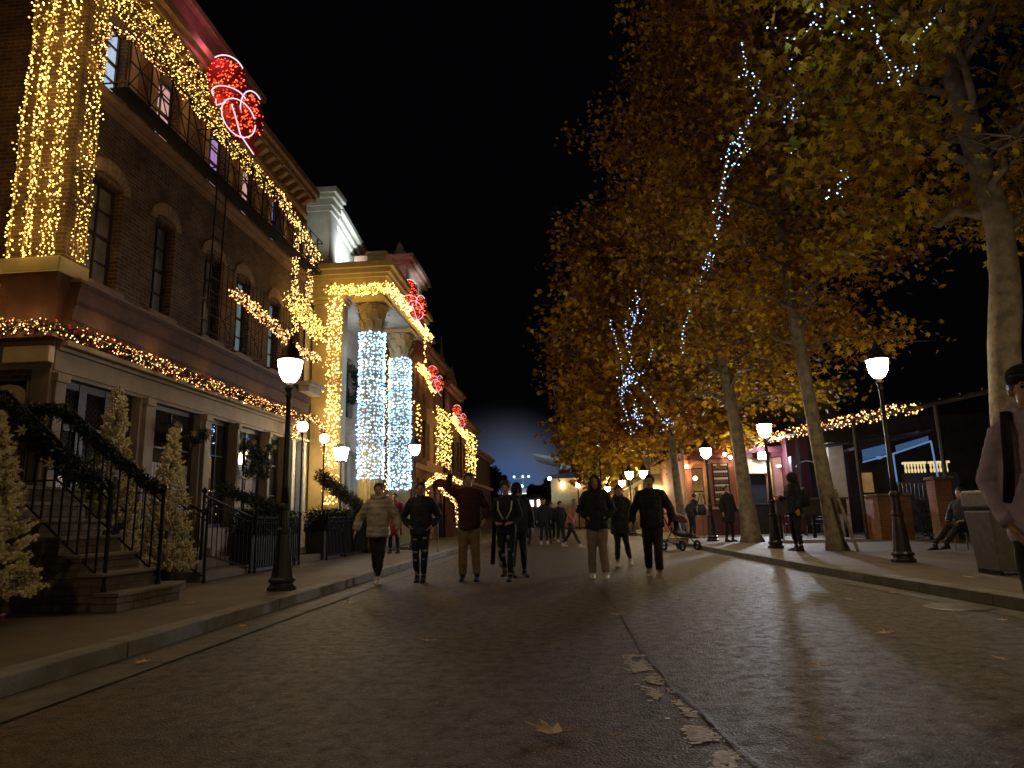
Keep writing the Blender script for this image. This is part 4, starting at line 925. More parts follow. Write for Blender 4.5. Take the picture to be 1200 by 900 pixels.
# ================================================================== FAR LEFT ROW
def row_house(y0, y1, x, h, label, wallm, litrow=(), roof='flat', nwin=3):
    H = thing('row_house', label, 'building', (x, y0, .13), 'facades beyond the classical building')
    FF = Fac((x, 0, 0), (0, 1, 0), (1, 0, 0)); ops = []; w = (y1 - y0) / nwin
    for k in range(nwin):
        for z0, z1 in ((.9, 3.0), (4.0, 5.9), (6.7, 8.2)):
            if z1 < h - .8: ops.append((y0 + w * (k + .28), y0 + w * (k + .72), z0, z1))
    m = fm(FF); wall(m, y0, y1, .13, h, ops, .25); m.build('wall', M[wallm], H)
    m = MB(); m.box(x - 5, x - .3, y0 + .01, y1 - .01, .13, h - .02); m.build('core', M[wallm], H)
    for i, o in enumerate(ops): window(FF, *o, H, 2, 3, rnd.choice(['glass', 'greyglass', 'warmdim', 'pink']) if i in litrow or rnd.random() < .3 else 'glass')
    m = fm(FF); fbox(m, y0, y1, 3.35, 3.6, 0, .25); m.build('string_course', M['pinkpar'], H, bevel=.02); m = fm(FF); fbox(m, y0, y1, h - .3, h - .12, -.3, .25); fbox(m, y0 - .0, y1, h - .12, h + .1, -.3, .45); m.build('cornice', M['pinkpar'], H, bevel=.02)
    if roof == 'gable':
        m = MB(); m.prism([(x, y0, h + .1), (x, y1, h + .1), (x, (y0 + y1) / 2, h + 1.6)], (-.4, 0, 0)); m.build('gable', M['pinkpar'], H)
    if roof == 'spire':
        for yy in (y0 + .5, y1 - .5):
            m = MB(); m.lathe([(.22, h + .1), (.22, h + .6), (.12, h + .7), (.05, h + 1.9), (.001, h + 2.0)], (x, yy, 0), 8); m.build('finial', M['pinkpar'], H)
    return H
row_house(29.3, 33.5, -7.0, 10.0, 'dark red facade with tall windows right behind the portico', 'brickred', nwin=3)
row_house(33.5, 38.5, -7.1, 9.6, 'facade with pink finials behind the second far bow', 'pinkpar', roof='spire')
row_house(38.5, 44.0, -7.0, 8.9, 'gabled facade behind the third far bow', 'brick', roof='gable')
row_house(44.0, 50.5, -6.9, 7.4, 'lower brick facade draped with a golden light curtain', 'brickred')
row_house(50.5, 60.0, -6.9, 6.0, 'lowest and farthest facade of the left row', 'brick', nwin=4)
bow(-6.4, 32.6, 7.85, .62, 'middle-distance giant red light bow on the row beyond the portico', n=420, yaw=R(8))
bow(-6.4, 40.0, 7.05, .66, 'farthest giant red light bow, above the golden curtains', n=420, yaw=R(6))
curtain('light_curtain', 'broad golden light curtain on the row of far facades, nearer of the pair', -6.55, 33.9, 3.85, 6.75, [i * .36 for i in range(12)], 1, 'bulbgold', .040, .13, jit=.06)
curtain('light_curtain', 'broad golden light curtain on the row of far facades, farther of the pair', -6.5, 43.5, 3.9, 6.7, [i * .42 for i in range(11)], 1, 'bulbgold', .048, .16, jit=.07)
curtain('light_curtain', 'narrow golden light strings just right of the farther blue-white column', -6.75, 30.0, 4.6, 6.3, [0, .25, .5, .75], 1, 'bulbgold', .036, .13, jit=.06)
garland('garland', [(-6.75, 30.6, 8.1), (-6.75, 32.4, 8.05), (-6.75, 34.2, 7.5)], .18, 'golden icicle lights under the cornice left of the middle-distance bow', 'fairy lights', dens=30, bulbs=90, bm='bulbgold', br=.034, berries=0)
garland('garland', [(-6.6, 38.8, 6.9), (-6.55, 41, 6.5), (-6.55, 43.4, 6.3)], .20, 'golden lights linking the two broad light curtains', 'fairy lights', dens=30, bulbs=80, bm='bulbgold', br=.038, berries=0)
garland('garland', [(-6.4, 30.3, 1.4), (-6.4, 30.6, 2.6), (-6.3, 32.4, 3.1), (-6.3, 36.2, 3.25), (-6.3, 40.2, 3.1)], .12, 'warm garland along the shop awnings under the golden curtains', bulbs=26, dens=160, bm='bulb', br=.032)
garland('garland', [(-6.2, 32.6, 2.5), (-6.2, 35.5, 2.2), (-6.2, 37.5, 1.8), (-6.2, 37.8, .6)], .10, 'warm garland trailing down a railing behind the man in the black jacket', bulbs=24, dens=160, bm='bulb', br=.030)
glow([(-6, 31, 3), (-6, 44, 5)], 4.2, 10, GOLD, (.2, 0, 0), .4)
t = thing('awning', 'dark round-nosed awning edged with lights, beside the raised arm', 'awning', (-6.9, 35.5, 3.0))
m = MB(); m.prism([(-6.99, 35.3, 3.34), (-5.9, 35.3, 2.8), (-5.9, 35.3, 2.65), (-6.99, 35.3, 2.65)], (0, 3.6, 0)); m.build('awning_cloth', M['darkred'], t)
t = thing('door_curtain', 'dark red curtain across a doorway behind the man in the maroon sweater', 'curtain', (-6.6, 36.5, .13))
m = MB(); P = [(-6.6 + .04 * math.sin(i * 1.7), 36.2 + i * .1) for i in range(26)]
for (xa, ya), (xb, yb) in zip(P, P[1:]): m.add([(xa, ya, .13), (xb, yb, .13), (xb, yb, 2.0), (xa, ya, 2.0)], [(0, 1, 2, 3)])
m.build('curtain_cloth', M['darkred'], t, True)
t = thing('sign_post', 'thin grey post standing on the left kerb behind the man in the black jacket', 'post', (-3.98, 20.6, .128))
m = MB(); m.lathe([(.06, 0), (.06, .02), (.02, .03), (.02, 1.25), (.001, 1.27)], (-3.98, 20.6, .128), 10); m.build('pole', M['metalgrey'], t)

# ================================================================== FAR END OF THE STREET
t = thing('canopy_building', 'low far building with a thin floodlit canopy roof and a shallow dome', 'building', (0, 62, .1))
m = MB(); m.box(-1.6, 14, 60, 75, .1, 4.3); m.build('wall', M['ochre'], t)
m = MB(); m.prism([(-1.8, 59.6, 4.3), (14, 59.6, 4.3), (14, 59.6, 4.6), (3, 59.6, 5.0), (-1.8, 59.6, 4.6)], (0, 15, 0)); m.build('roof', M['darkwall'], t)
m = MB(); m.prism([(-3.1, 60, 6.45), (.3, 60, 5.55), (.3, 60, 5.95), (-3.1, 60, 6.56)], (0, 9, 0)); m.build('canopy', M['stone'], t)
m = MB(); m.add([(-1.0, 60.4, 4.6), (.05, 60.4, 4.6), (.05, 60.4, 5.6), (-.6, 60.4, 5.75)], [(0,1,2,3)]); 
m.tube([(.1, 60.5, 4.4), (.1, 60.5, 5.7)], .12, 8); m.build('canopy_strut', M['stone'], t)
m = MB(); m.ball((1.6, 64, 5.2), 2.6, 20, 12, (1, 1, .5)); m.build('dome', M['ochre'], t, True)
for x, z in ((-.6, 3.45), (.8, 3.55), (2.3, 3.7), (3.3, 3.75)):
    m = MB(); m.box(x - .14, x + .14, 59.7, 59.99, z, z + .55); m.build('wall_lamp', M['sconce'], t)
light('canopy_flood', 'SPOT', (-3.5, 56, 2.5), 900, (.5, .72, 1), .3, rot=(R(115), 0, R(-30)), spot_size=R(70), spot_blend=.6)
for x, y, z, lab in ((-4.6, 66, 4.0, 'teal distant lamp left of the canopy building'), (-1.6, 56, 4.1, 'cool distant lamp at the corner of the canopy building'), (.6, 50, 3.2, 'teal distant lamp beside the head of the woman in the sweatshirt'), (1.9, 42, 5.2, 'small cool lamp among the yellow leaves'), (2.0, 50, 3.1, 'teal distant lamp beside the woman in the black coat'), (-8.3, 84, 5.0, 'far white lamp left of the twin heads')):
    o = thing('distant_lamp', lab, 'lamp', (x, y, .1), 'small distant lamps at the street end')
    m = MB(); m.tube([(x, y, .1), (x, y, z - .15)], .05, 6); m.build('post', M['iron'], o); m = MB(); m.ball((x, y, z), .17, 10, 6); m.build('lamp_head', M['farteal'], o, True)
o = thing('lit_tower', 'floodlit white platform with lamps shining in the blue haze at the street end', 'platform', (-6.5, 95, .1))
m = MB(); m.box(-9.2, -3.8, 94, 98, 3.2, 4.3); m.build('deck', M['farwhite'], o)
m = MB(); m.box(-8.5, -4.2, 95, 97, 4.4, 5.0); m.tube([(-6.4, 95, 4.3), (-6.4, 95, 6.9)], .1, 6); m.tube([(-7.6, 95, 6.3), (-5.3, 95, 6.5)], .09, 6); m.build('mast', M['stone'], o)
for dx in (-7.6, -6.4, -5.6): m = MB(); m.ball((dx, 94.8, 6.6), .17, 8, 6); m.build('lamp_head', M['farwhite'], o, True)
m = MB(); m.box(-9.5, -3.5, 94.5, 98, .1, 3.2); m.build('base', M['darkwall'], o)
o = thing('entrance_wall', 'dark distant wall with lit openings behind the far walkers', 'wall', (-3, 78, .1))
m = MB(); m.box(-9, -2.2, 76, 80, .1, 3.6); m.build('wall', M['darkwall'], o)
for x, w, mm in ((-7.8, .35, 'farwhite'), (-6.9, .5, 'sconce'), (-6.0, .3, 'farwhite'), (-4.5, .5, 'farwhite'), (-3.6, .25, 'sconce')):
    m = MB(); m.box(x, x + w, 75.9, 75.99, 2.2, 2.9); m.build('window', M[mm], o)
light('sky_glow_lamp', 'POINT', (-6.5, 92, 8), 300, (.35, .55, 1), 1)

# ================================================================== RIGHT SIDE
S = thing('corner_shop', 'salmon-painted corner shop with wall lamps, a framed menu board and a cream hatch sign', 'shop', (6, 30, .12))
FS = Fac((0, 30, 0), (1, 0, 0), (0, -1, 0))
ops = [(5.22, 5.75, .95, 2.95), (5.9 - .02, 5.9, .9, 1.0), (7.18, 8.35, 1.15, 2.62)]
m = fm(FS); wall(m, 4.95, 9.0, .12, 3.75, [ops[0], ops[2]], .3); m.build('wall', M['pinkwall'], S)
m = MB(); m.box(4.96, 10, 30.4, 38, .12, 3.7); m.build('core', M['pinkwall'], S)
m = fm(FS); fbox(m, 5.75, 7.05, .12, 1.18, 0, .10); fbox(m, 7.9, 9.0, .12, 1.18, .0, .05); m.build('dado', M['maroon'], S, bevel=.01)
m = fm(FS); fbox(m, 4.92, 5.08, .12, 3.7, .0, .14); fbox(m, 5.70, 5.86, .95, 3.2, 0, .12); fbox(m, 7.05, 7.18, .12, 3.0, 0, .12); fbox(m, 8.40, 8.55, .12, 3.2, .0, .12); fbox(m, 5.62, 7.1, 1.18, 1.26, 0, .16); m.build('orange_pilasters', M['orange'], S, bevel=.01)
m = fm(FS); fbox(m, 4.9, 9.1, 3.5, 3.75, 0, .28); fbox(m, 4.9, 9.1, 3.3, 3.5, 0, .12); m.build('cornice', M['maroon'], S, bevel=.02)
# round arch by the door
m = fm(FS)
for i in range(10):
    t0, t1 = math.pi * i / 10, math.pi * (i + 1) / 10
    q = lambda t_, r: (5.48 + r * math.cos(t_), 2.9 + r * .8 * math.sin(t_))
    a0, a1, a2, a3 = q(t0, .27), q(t1, .27), q(t1, .42), q(t0, .42)
    m.add([(a0[0],a0[1],0),(a1[0],a1[1],0),(a2[0],a2[1],0),(a3[0],a3[1],0),(a0[0],a0[1],.13),(a1[0],a1[1],.13),(a2[0],a2[1],.13),(a3[0],a3[1],.13)], [(4,5,6,7),(0,1,5,4),(2,3,7,6)])
m.build('arch', M['orange'], S)
window(FS, 5.22, 5.75, .95, 2.95, S, 1, 2, 'warmdim', 'dkwood', name='shop_door')
# menu board with framed rows
m = fm(FS); fbox(m, 6.08, 6.78, 1.30, 3.12, .01, .07); bo = m.build('menu_board', M['board'], S)
for k in range(6):
    z = 1.40 + k * .29; m = fm(FS); fbox(m, 6.14, 6.72, z + .155, z + .235, .071, .076); m.build('menu_title', M['cream'], bo)
    m = fm(FS)
    for r_ in range(3):
        for c_ in range(7):
            w = rnd.uniform(.03, .07); u = 6.15 + c_ * .082; fbox(m, u, u + w, z + .015 + r_ * .04, z + .028 + r_ * .04, .071, .074)
    m.build('menu_lines', M['pinkwall'], bo)
# cream hatch sign and dark hatch
m = fm(FS); fbox(m, 7.18, 8.42, 2.62, 3.22, .0, .10); sg = m.build('hatch_sign', M['cream'], S, bevel=.01)
m = fm(FS)
for k in range(7):
    u = 7.32 + k * .145
    fbox(m, u, u + .022, 2.92, 3.06, .1005, .106); fbox(m, u + .07, u + .092, 2.92, 3.06, .1005, .106); fbox(m, u + .022, u + .07, 3.04, 3.06, .1005, .106)
fbox(m, 7.9, 8.2, 2.74, 2.76, .1005, .106)
m.build('sign_lettering', M['goldstone'], sg)
m = fm(FS); fbox(m, 7.18, 8.36, 1.15, 2.62, -.28, -.25); m.build('hatch_shutter', M['navy'], S)
m = fm(FS); fbox(m, 7.3, 8.3, .12, 1.28, .02, .35); fbox(m, 7.25, 8.35, 1.28, 1.36, .0, .42); m.build('counter', M['dkwood'], S, bevel=.02)
for u, v in ((5.0, 2.95), (5.32, 2.45), (6.62, 3.42), (6.85, 3.28)):
    m = fm(FS); fbox(m, u - .03, u + .03, v - .1, v + .02, .12, .2); wl = m.build('wall_lamp', M['lampiron'], S); x, y, z = FS(u, v + .05, .26); m = MB(); m.ball((x, y, z), .085, 10, 6); m.build('lamp_glass', M['sconce'], wl, True)
    light('wall_light', 'POINT', (x, y - .22, z), 9, (1, .55, .30), .08)
m = fm(FS); fbox(m, 7.95, 8.39, 3.17, 3.51, .29, .362); fl = m.build('floodlight', M['iron'], S)
m = fm(FS); fbox(m, 7.98, 8.36, 3.20, 3.48, .365, .37); m.build('led_panel', M['led'], fl); m = MB(); m.ball(FS(8.17, 3.34, .52), .15, 12, 8); m.build('led_glare_ball', M['led'], fl, True)  # glowing ball added to stand for the glare of the LED
light('led_flood', 'SPOT', (8.16, 29.25, 3.30), 1700, (.82, .86, 1), .10, rot=(R(77), 0, R(160)), spot_size=R(85), spot_blend=.5)
m = fm(FS); fbox(m, 8.75, 8.95, 2.86, 2.96, .1, .16); m.build('wall_lamp', M['farwhite'], S)
# green-shuttered building and awnings behind
S2 = thing('shuttered_building', 'ochre building with dark green shutters and cream awnings behind the leaning trunk', 'building', (4.6, 39, .12))
m = MB(); m.box(4.3, 12, 38.2, 50, .12, 9); m.build('wall', M['ochre'], S2)
F2 = Fac((4.28, 0, 0), (0, 1, 0), (-1, 0, 0))
F3 = Fac((0, 38.18, 0), (1, 0, 0), (0, -1, 0))
for u in (4.6, 5.7, 6.8):
    window(F3, u + .25, u + .75, 3.7, 5.4, S2, 2, 3, 'glass', rec=-.08)
    for q in (u - .1, u + .78): m = fm(F3); fbox(m, q, q + .33, 3.65, 5.45, .0, .05); m.build('shutter', M['shutter'], S2)
for u in (38.6, 41.5, 44.5):
    m = fm(F2); m.prism([(u, 3.1, .01), (u, 2.4, 1.3), (u, 2.2, 1.3), (u, 2.9, .01)], (2.4, 0, 0)); m.build('awning', M['awning'], S2)
m = fm(F3); m.prism([(4.4, 3.2, .01), (4.4, 2.5, 1.2), (4.4, 2.3, 1.2), (4.4, 3.0, .01)], (2.6, 0, 0)); m.build('awning', M['awning'], S2)
light('awning_light', 'POINT', (4.4, 36.6, 2.4), 130, (1, .74, .40), .2); light('awning_light', 'POINT', (3.6, 43, 2.2), 150, (1, .74, .36), .2)
S3 = thing('ochre_arcade', 'long lit ochre arcade wall under the yellow leaves at the street end', 'building', (5, 52, .12))
m = MB(); m.box(3.9, 12, 51, 60, .12, 4.2)
for k in range(5): m.box(3.7, 3.9, 51.2 + k * 1.8, 51.6 + k * 1.8, .12, 3.6)
m.build('wall', M['ochre'], S3)
m = MB(); m.box(3.5, 4, 51, 60, 3.6, 3.9); m.build('cornice', M['awning'], S3); light('arcade_light', 'POINT', (2.9, 50, 2.6), 90, (1, .66, .30), .3)
# dark terrace building with pergola
D = thing('terrace_restaurant', 'dark restaurant behind the pergola, with a cream pier and an arched window', 'building', (9.3, 28, .12))
m = MB(); m.box(9.02, 9.9, 29.2, 36, .12, 4.2); m.build('wall', M['maroon'], D)
m = MB(); m.box(9.9, 24, 29.6, 36, .12, 5.0); m.build('rear_wall', M['darkwall'], D)
m = MB(); m.box(10.05, 10.6, 27.4, 27.9, .12, 3.6); m.build('cream_pier', M['cream'], D, bevel=.02)
m = MB(); m.box(10.6, 11.0, 28.1, 28.3, .12, 3.5); m.box(8.95, 9.3, 28.5, 28.9, .12, 3.2); m.build('dark_pier', M['maroon'], D)
m = MB(); P = [(9.0, 28.2, 2.75), (9.2, 28.2, 2.92), (9.45, 28.2, 2.98), (9.7, 28.2, 2.92), (9.88, 28.2, 2.75)]; m.tube(P, .03, 6); m.tube([(9.88, 28.2, 2.75), (9.88, 28.2, 1.4)], .02, 6); m.build('arch_frame', M['stone'], D)
m = MB(); m.box(12.0, 12.45, 29.5, 29.59, 1.7, 2.5); m.build('window', M['warmdim'], D)
m = MB(); m.box(10.9, 13, 33.9, 36, 5.4, 7.2); m.box(10.8, 14, 33.7, 36, 7.0, 7.2); m.build('upper_storey', M['ochre'], D)
pg = thing('pergola', 'dark pergola with slim posts and sloping beams on the restaurant terrace', 'pergola', (10, 22, .12))
m = MB()
for a, b_ in (((7.95, 31.0, 4.0), (10.6, 21.2, 4.0)), ((10.6, 21.2, 4.0), (11.8, 15, 4.0)), ((9.3, 26.5, 3.35), (12.4, 25.2, 3.7)), ((10.3, 22.2, 3.9), (15.2, 23.4, 4.1)), ((11.5, 17, 3.9), (17, 18.5, 4.2))):
    m.tube([a, b_], .07, 4)
for k in range(9):
    t_ = k / 8; x = 10.6 + 1.2 * t_; y = 21.2 - 6.2 * t_; m.tube([(x, y, 4.1), (x + 5, y + 1.3, 4.45)], .045, 4)
m.build('beam', M['dkwood'], pg)
for (x, y, h) in ((9.15, 22.6, 3.9), (8.75, 27.0, 3.9), (10.7, 20.6, 3.95), (11.75, 15.5, 3.95)):
    m = MB(); m.tube([(x, y, .12), (x, y, h)], .06, 8); m.build('post', M['lampiron'], pg)
garland('garland', [(7.95, 30.8, 4.0), (8.5, 28.6, 4.02), (9.1, 26.3, 4.05), (9.7, 24.3, 4.05), (10.3, 22.2, 4.05), (10.55, 21.4, 4.0)], .22, 'warm garland with red and amber lights lying along the pergola beam on the right', bulbs=48, bm='bulbmix', br=.026, dens=160, berries=20)
glow([(8.3, 28.8, 4.3), (10.3, 22, 4.3)], 2.4, 9, WARM, (-.2, -.3, 0), .2)
k = thing('kiosk_canopy', 'kiosk canopy with blue-lit slatted fascia on two slim lit posts', 'canopy', (11.8, 26, .12))
m = MB(); m.tube([(10.7, 26, 2.72), (11.8, 26, 2.98), (13.17, 26, 3.40)], .035, 6); m.tube([(13.17, 26, 3.4), (13.23, 26, 2.1)], .03, 6); m.tube([(11.79, 26, 3.0), (11.8, 26, 1.9)], .03, 6); m.build('light_tube', M['bluetube'], k)
m = MB()
for i in range(18):
    x = 10.72 + i * .055; m.box(x, x + .03, 25.98, 26.02, 2.78 + (x - 10.7) * .24, 3.16 + (x - 10.7) * .22)
m.build('slatted_fascia', M['bluepanel'], k); m = MB()
for i in range(20):
    x = 11.92 + i * .06; m.box(x, x + .03, 25.98, 26.02, 3.05 + (x - 11.9) * .28, 3.28 + (x - 11.9) * .26)
m.build('slatted_fascia', M['bluepanel'], k)
m = MB(); m.prism([(10.6, 26.1, 3.2), (13.3, 26.1, 3.75), (13.3, 26.1, 3.85), (10.6, 26.1, 3.3)], (0, 2.2, 0)); m.build('roof', M['darkwall'], k)
m = MB(); m.ball((12.15, 28, 3.0), .09, 10, 6, (1.4, 1, .8)); m.build('ceiling_lamp', M['bluetube'], k)
bl = thing('balustrade', 'warm-lit pale balustrade glowing at the back of the terrace', 'balustrade', (13.4, 27.2, .12))
m = MB()
for i in range(14):
    x = 12.72 + i * .115
    if 13.42 < x < 13.62: continue
    m.lathe([(.03, 2.33), (.045, 2.42), (.02, 2.52), (.04, 2.6), (.03, 2.66)], (x, 27.2, 0), 8)
m.build('baluster', M['balus'], bl); m = MB(); m.box(12.65, 13.45, 27.1, 27.3, 2.66, 2.74); m.box(13.6, 14.3, 27.1, 27.3, 2.66, 2.74); m.build('rail', M['balus'], bl); m = MB(); m.box(12.6, 14.5, 27.05, 27.35, .12, 2.31); m.build('base_wall', M['darkwall'], bl)
def pier(x, y, w, h, label):
    t = thing('brick_pier', label, 'brick pier', (x, y, .12), 'brick piers of the terrace')
    m = MB(); m.box(x - w / 2, x + w / 2, y - w / 2, y + w / 2, .12, h); m.build('shaft', M['brickred'], t)
    m = MB(); m.box(x - w / 2 - .05, x + w / 2 + .05, y - w / 2 - .05, y + w / 2 + .05, h, h + .08); m.build('cap', M['step'], t, bevel=.015)
pier(9.75, 22.3, .95, 1.40, 'squat brick pier left of the nearest right-hand lamp post')
pier(9.92, 19.5, .42, 1.76, 'slimmer brick pier right of the nearest right-hand lamp post')
pier(12.1, 19.4, .75, 1.9, 'dim brick pier behind the litter bin')
t = thing('picket_fence', 'grey picket fence panel sloping between the two brick piers', 'fence', (10.2, 21, .12))
m = MB()
for i in range(12): a = i / 11; x, y = 10.0 + 1.0 * a, 22.2 - .6 * a; m.box(x - .018, x + .018, y - .01, y + .01, 1.30 - .05 * a, 1.80 - .12 * a)
m.tube([(9.95, 22.24, 1.82), (11.05, 21.56, 1.70)], .022, 6); m.tube([(9.95, 22.24, 1.30), (11.05, 21.56, 1.25)], .016, 6); m.build('pickets', M['metalgrey'], t)
t = thing('hedge', 'dark clipped hedge filling the gap between the brick piers', 'hedge', (10.6, 21, .12))
m = MB()
for _ in range(3500):
    c = Vector((rnd.uniform(10.1, 12.6), rnd.uniform(20.2, 21.6), rnd.uniform(.13, 1.25))); d = rball().normalized() * .10; s_ = d.cross(rball()).normalized() * .03; m.tri(c - s_, c + s_, c + d)
m.build('foliage', M['hedge'], t)
t = thing('low_wall', 'low terrace wall with a pale coping behind the man with the backpack', 'wall', (7.4, 24.4, .12))
m = MB(); m.box(7.0, 9.3, 24.3, 24.5, .9, 1.38); m.build('panel', M['darkwall'], t)
m = MB(); m.box(6.95, 9.35, 24.22, 24.58, 1.38, 1.45); m.build('coping', M['metalgrey'], t, bevel=.01)
m = MB()
for x in (7.05, 8.15, 9.2): m.box(x, x + .08, 24.34, 24.46, .12, .9)
m.build('leg', M['iron'], t)
# cafe tables and chairs on the terrace
def cafe_chair():
    c = thing('cafe_chair', 'x', 'chair', (0, 0, 0), 'dark cafe chairs on the right terrace')
    m = MB(); m.box(-.21, .21, -.2, .2, .43, .46); m.build('seat', M['iron'], c)
    for sx in (-1, 1):
        for sy in (-1, 1): m = MB(); m.tube([(.19 * sx, .18 * sy, .43), (.21 * sx, .2 * sy, 0)], .013, 6); m.build('leg', M['steel'], c)
    m = MB(); m.tube([(-.2, .19, .45), (-.2, .24, .88), (.2, .24, .88), (.2, .19, .45)], .014, 6)
    for z in (.6, .7, .8): m.tube([(-.2, .22, z), (.2, .22, z)], .012, 5)
    m.build('backrest', M['iron'], c); return c
def cafe_table():
    c = thing('cafe_table', 'x', 'table', (0, 0, 0), 'round cafe tables on the right terrace')
    m = MB(); m.lathe([(.34, .72), (.35, .73), (.35, .75), (.001, .75)], (0, 0, 0), 20); m.build('table_top', M['steel'], c)
    m = MB(); m.lathe([(.2, 0), (.2, .03), (.03, .05), (.03, .72)], (0, 0, 0), 12); m.build('pedestal', M['iron'], c); return c
ch = cafe_chair(); tb = cafe_table()
spots = [(7.5, 25.4, .4, 'cafe chair behind the low terrace wall, leftmost'), (8.5, 25.2, -1.2, 'cafe chair between the two terrace tables'), (9.0, 26.0, 2.1, 'cafe chair near the cream pier'), (11.0, 18.6, 1.2, 'cafe chair beside the slimmer brick pier')]
for i, (x, y, a, lab) in enumerate(spots):
    c = ch if i == 0 else copy_tree(ch); c.location = (x, y, .12); c.rotation_euler.z = a; c['label'] = lab
for i, (x, y, lab) in enumerate([(8.0, 25.7, 'round cafe table behind the low wall, left of the leaning trunk'), (9.3, 25.1, 'round cafe table behind the low wall, by the squat brick pier')]):
    c = tb if i == 0 else copy_tree(tb); c.location = (x, y, .12); c['label'] = lab
light('terrace_light', 'POINT', (9.2, 26.2, 3.0), 30, (.45, .6, 1), .2); light('terrace_light', 'POINT', (13.0, 25.2, 2.6), 25, (.5, .62, 1), .2)
# litter bin
t = thing('litter_bin', 'tall grey metal litter bin with sloping sides at the right kerb', 'litter bin', (5.95, 10.2, .122))
m = MB(); cx, cy = 5.98, 10.25
def frus(m, w0, d0, w1, d1, z0, z1, ox=0): m.add([(cx-w0,cy-d0,z0),(cx+w0,cy-d0,z0),(cx+w0,cy+d0,z0),(cx-w0,cy+d0,z0),(cx-w1+ox,cy-d1,z1),(cx+w1+ox,cy-d1,z1),(cx+w1+ox,cy+d1,z1),(cx-w1+ox,cy+d1,z1)], [(0,3,2,1),(4,5,6,7),(0,1,5,4),(1,2,6,5),(2,3,7,6),(3,0,4,7)])
frus(m, .27, .27, .32, .32, .17, .98); m.build('body', M['metalgrey'], t, bevel=.02)
m = MB(); frus(m, .305, .305, .305, .305, .985, 1.01); m.build('slot', M['iron'], t)
m = MB(); frus(m, .33, .33, .33, .33, 1.015, 1.26); m.build('lid', M['metalgrey'], t, bevel=.03)
m = MB(); m.ball((cx - .18, cy - .34, 1.17), .03, 8, 6); m.build('lock', M['steel'], t, True)
for sx in (-1, 1):
    m = MB(); m.box(cx + sx * .25 - .02, cx + sx * .25 + .02, cy - .26, cy + .26, .122, .17); m.build('leg', M['iron'], t)
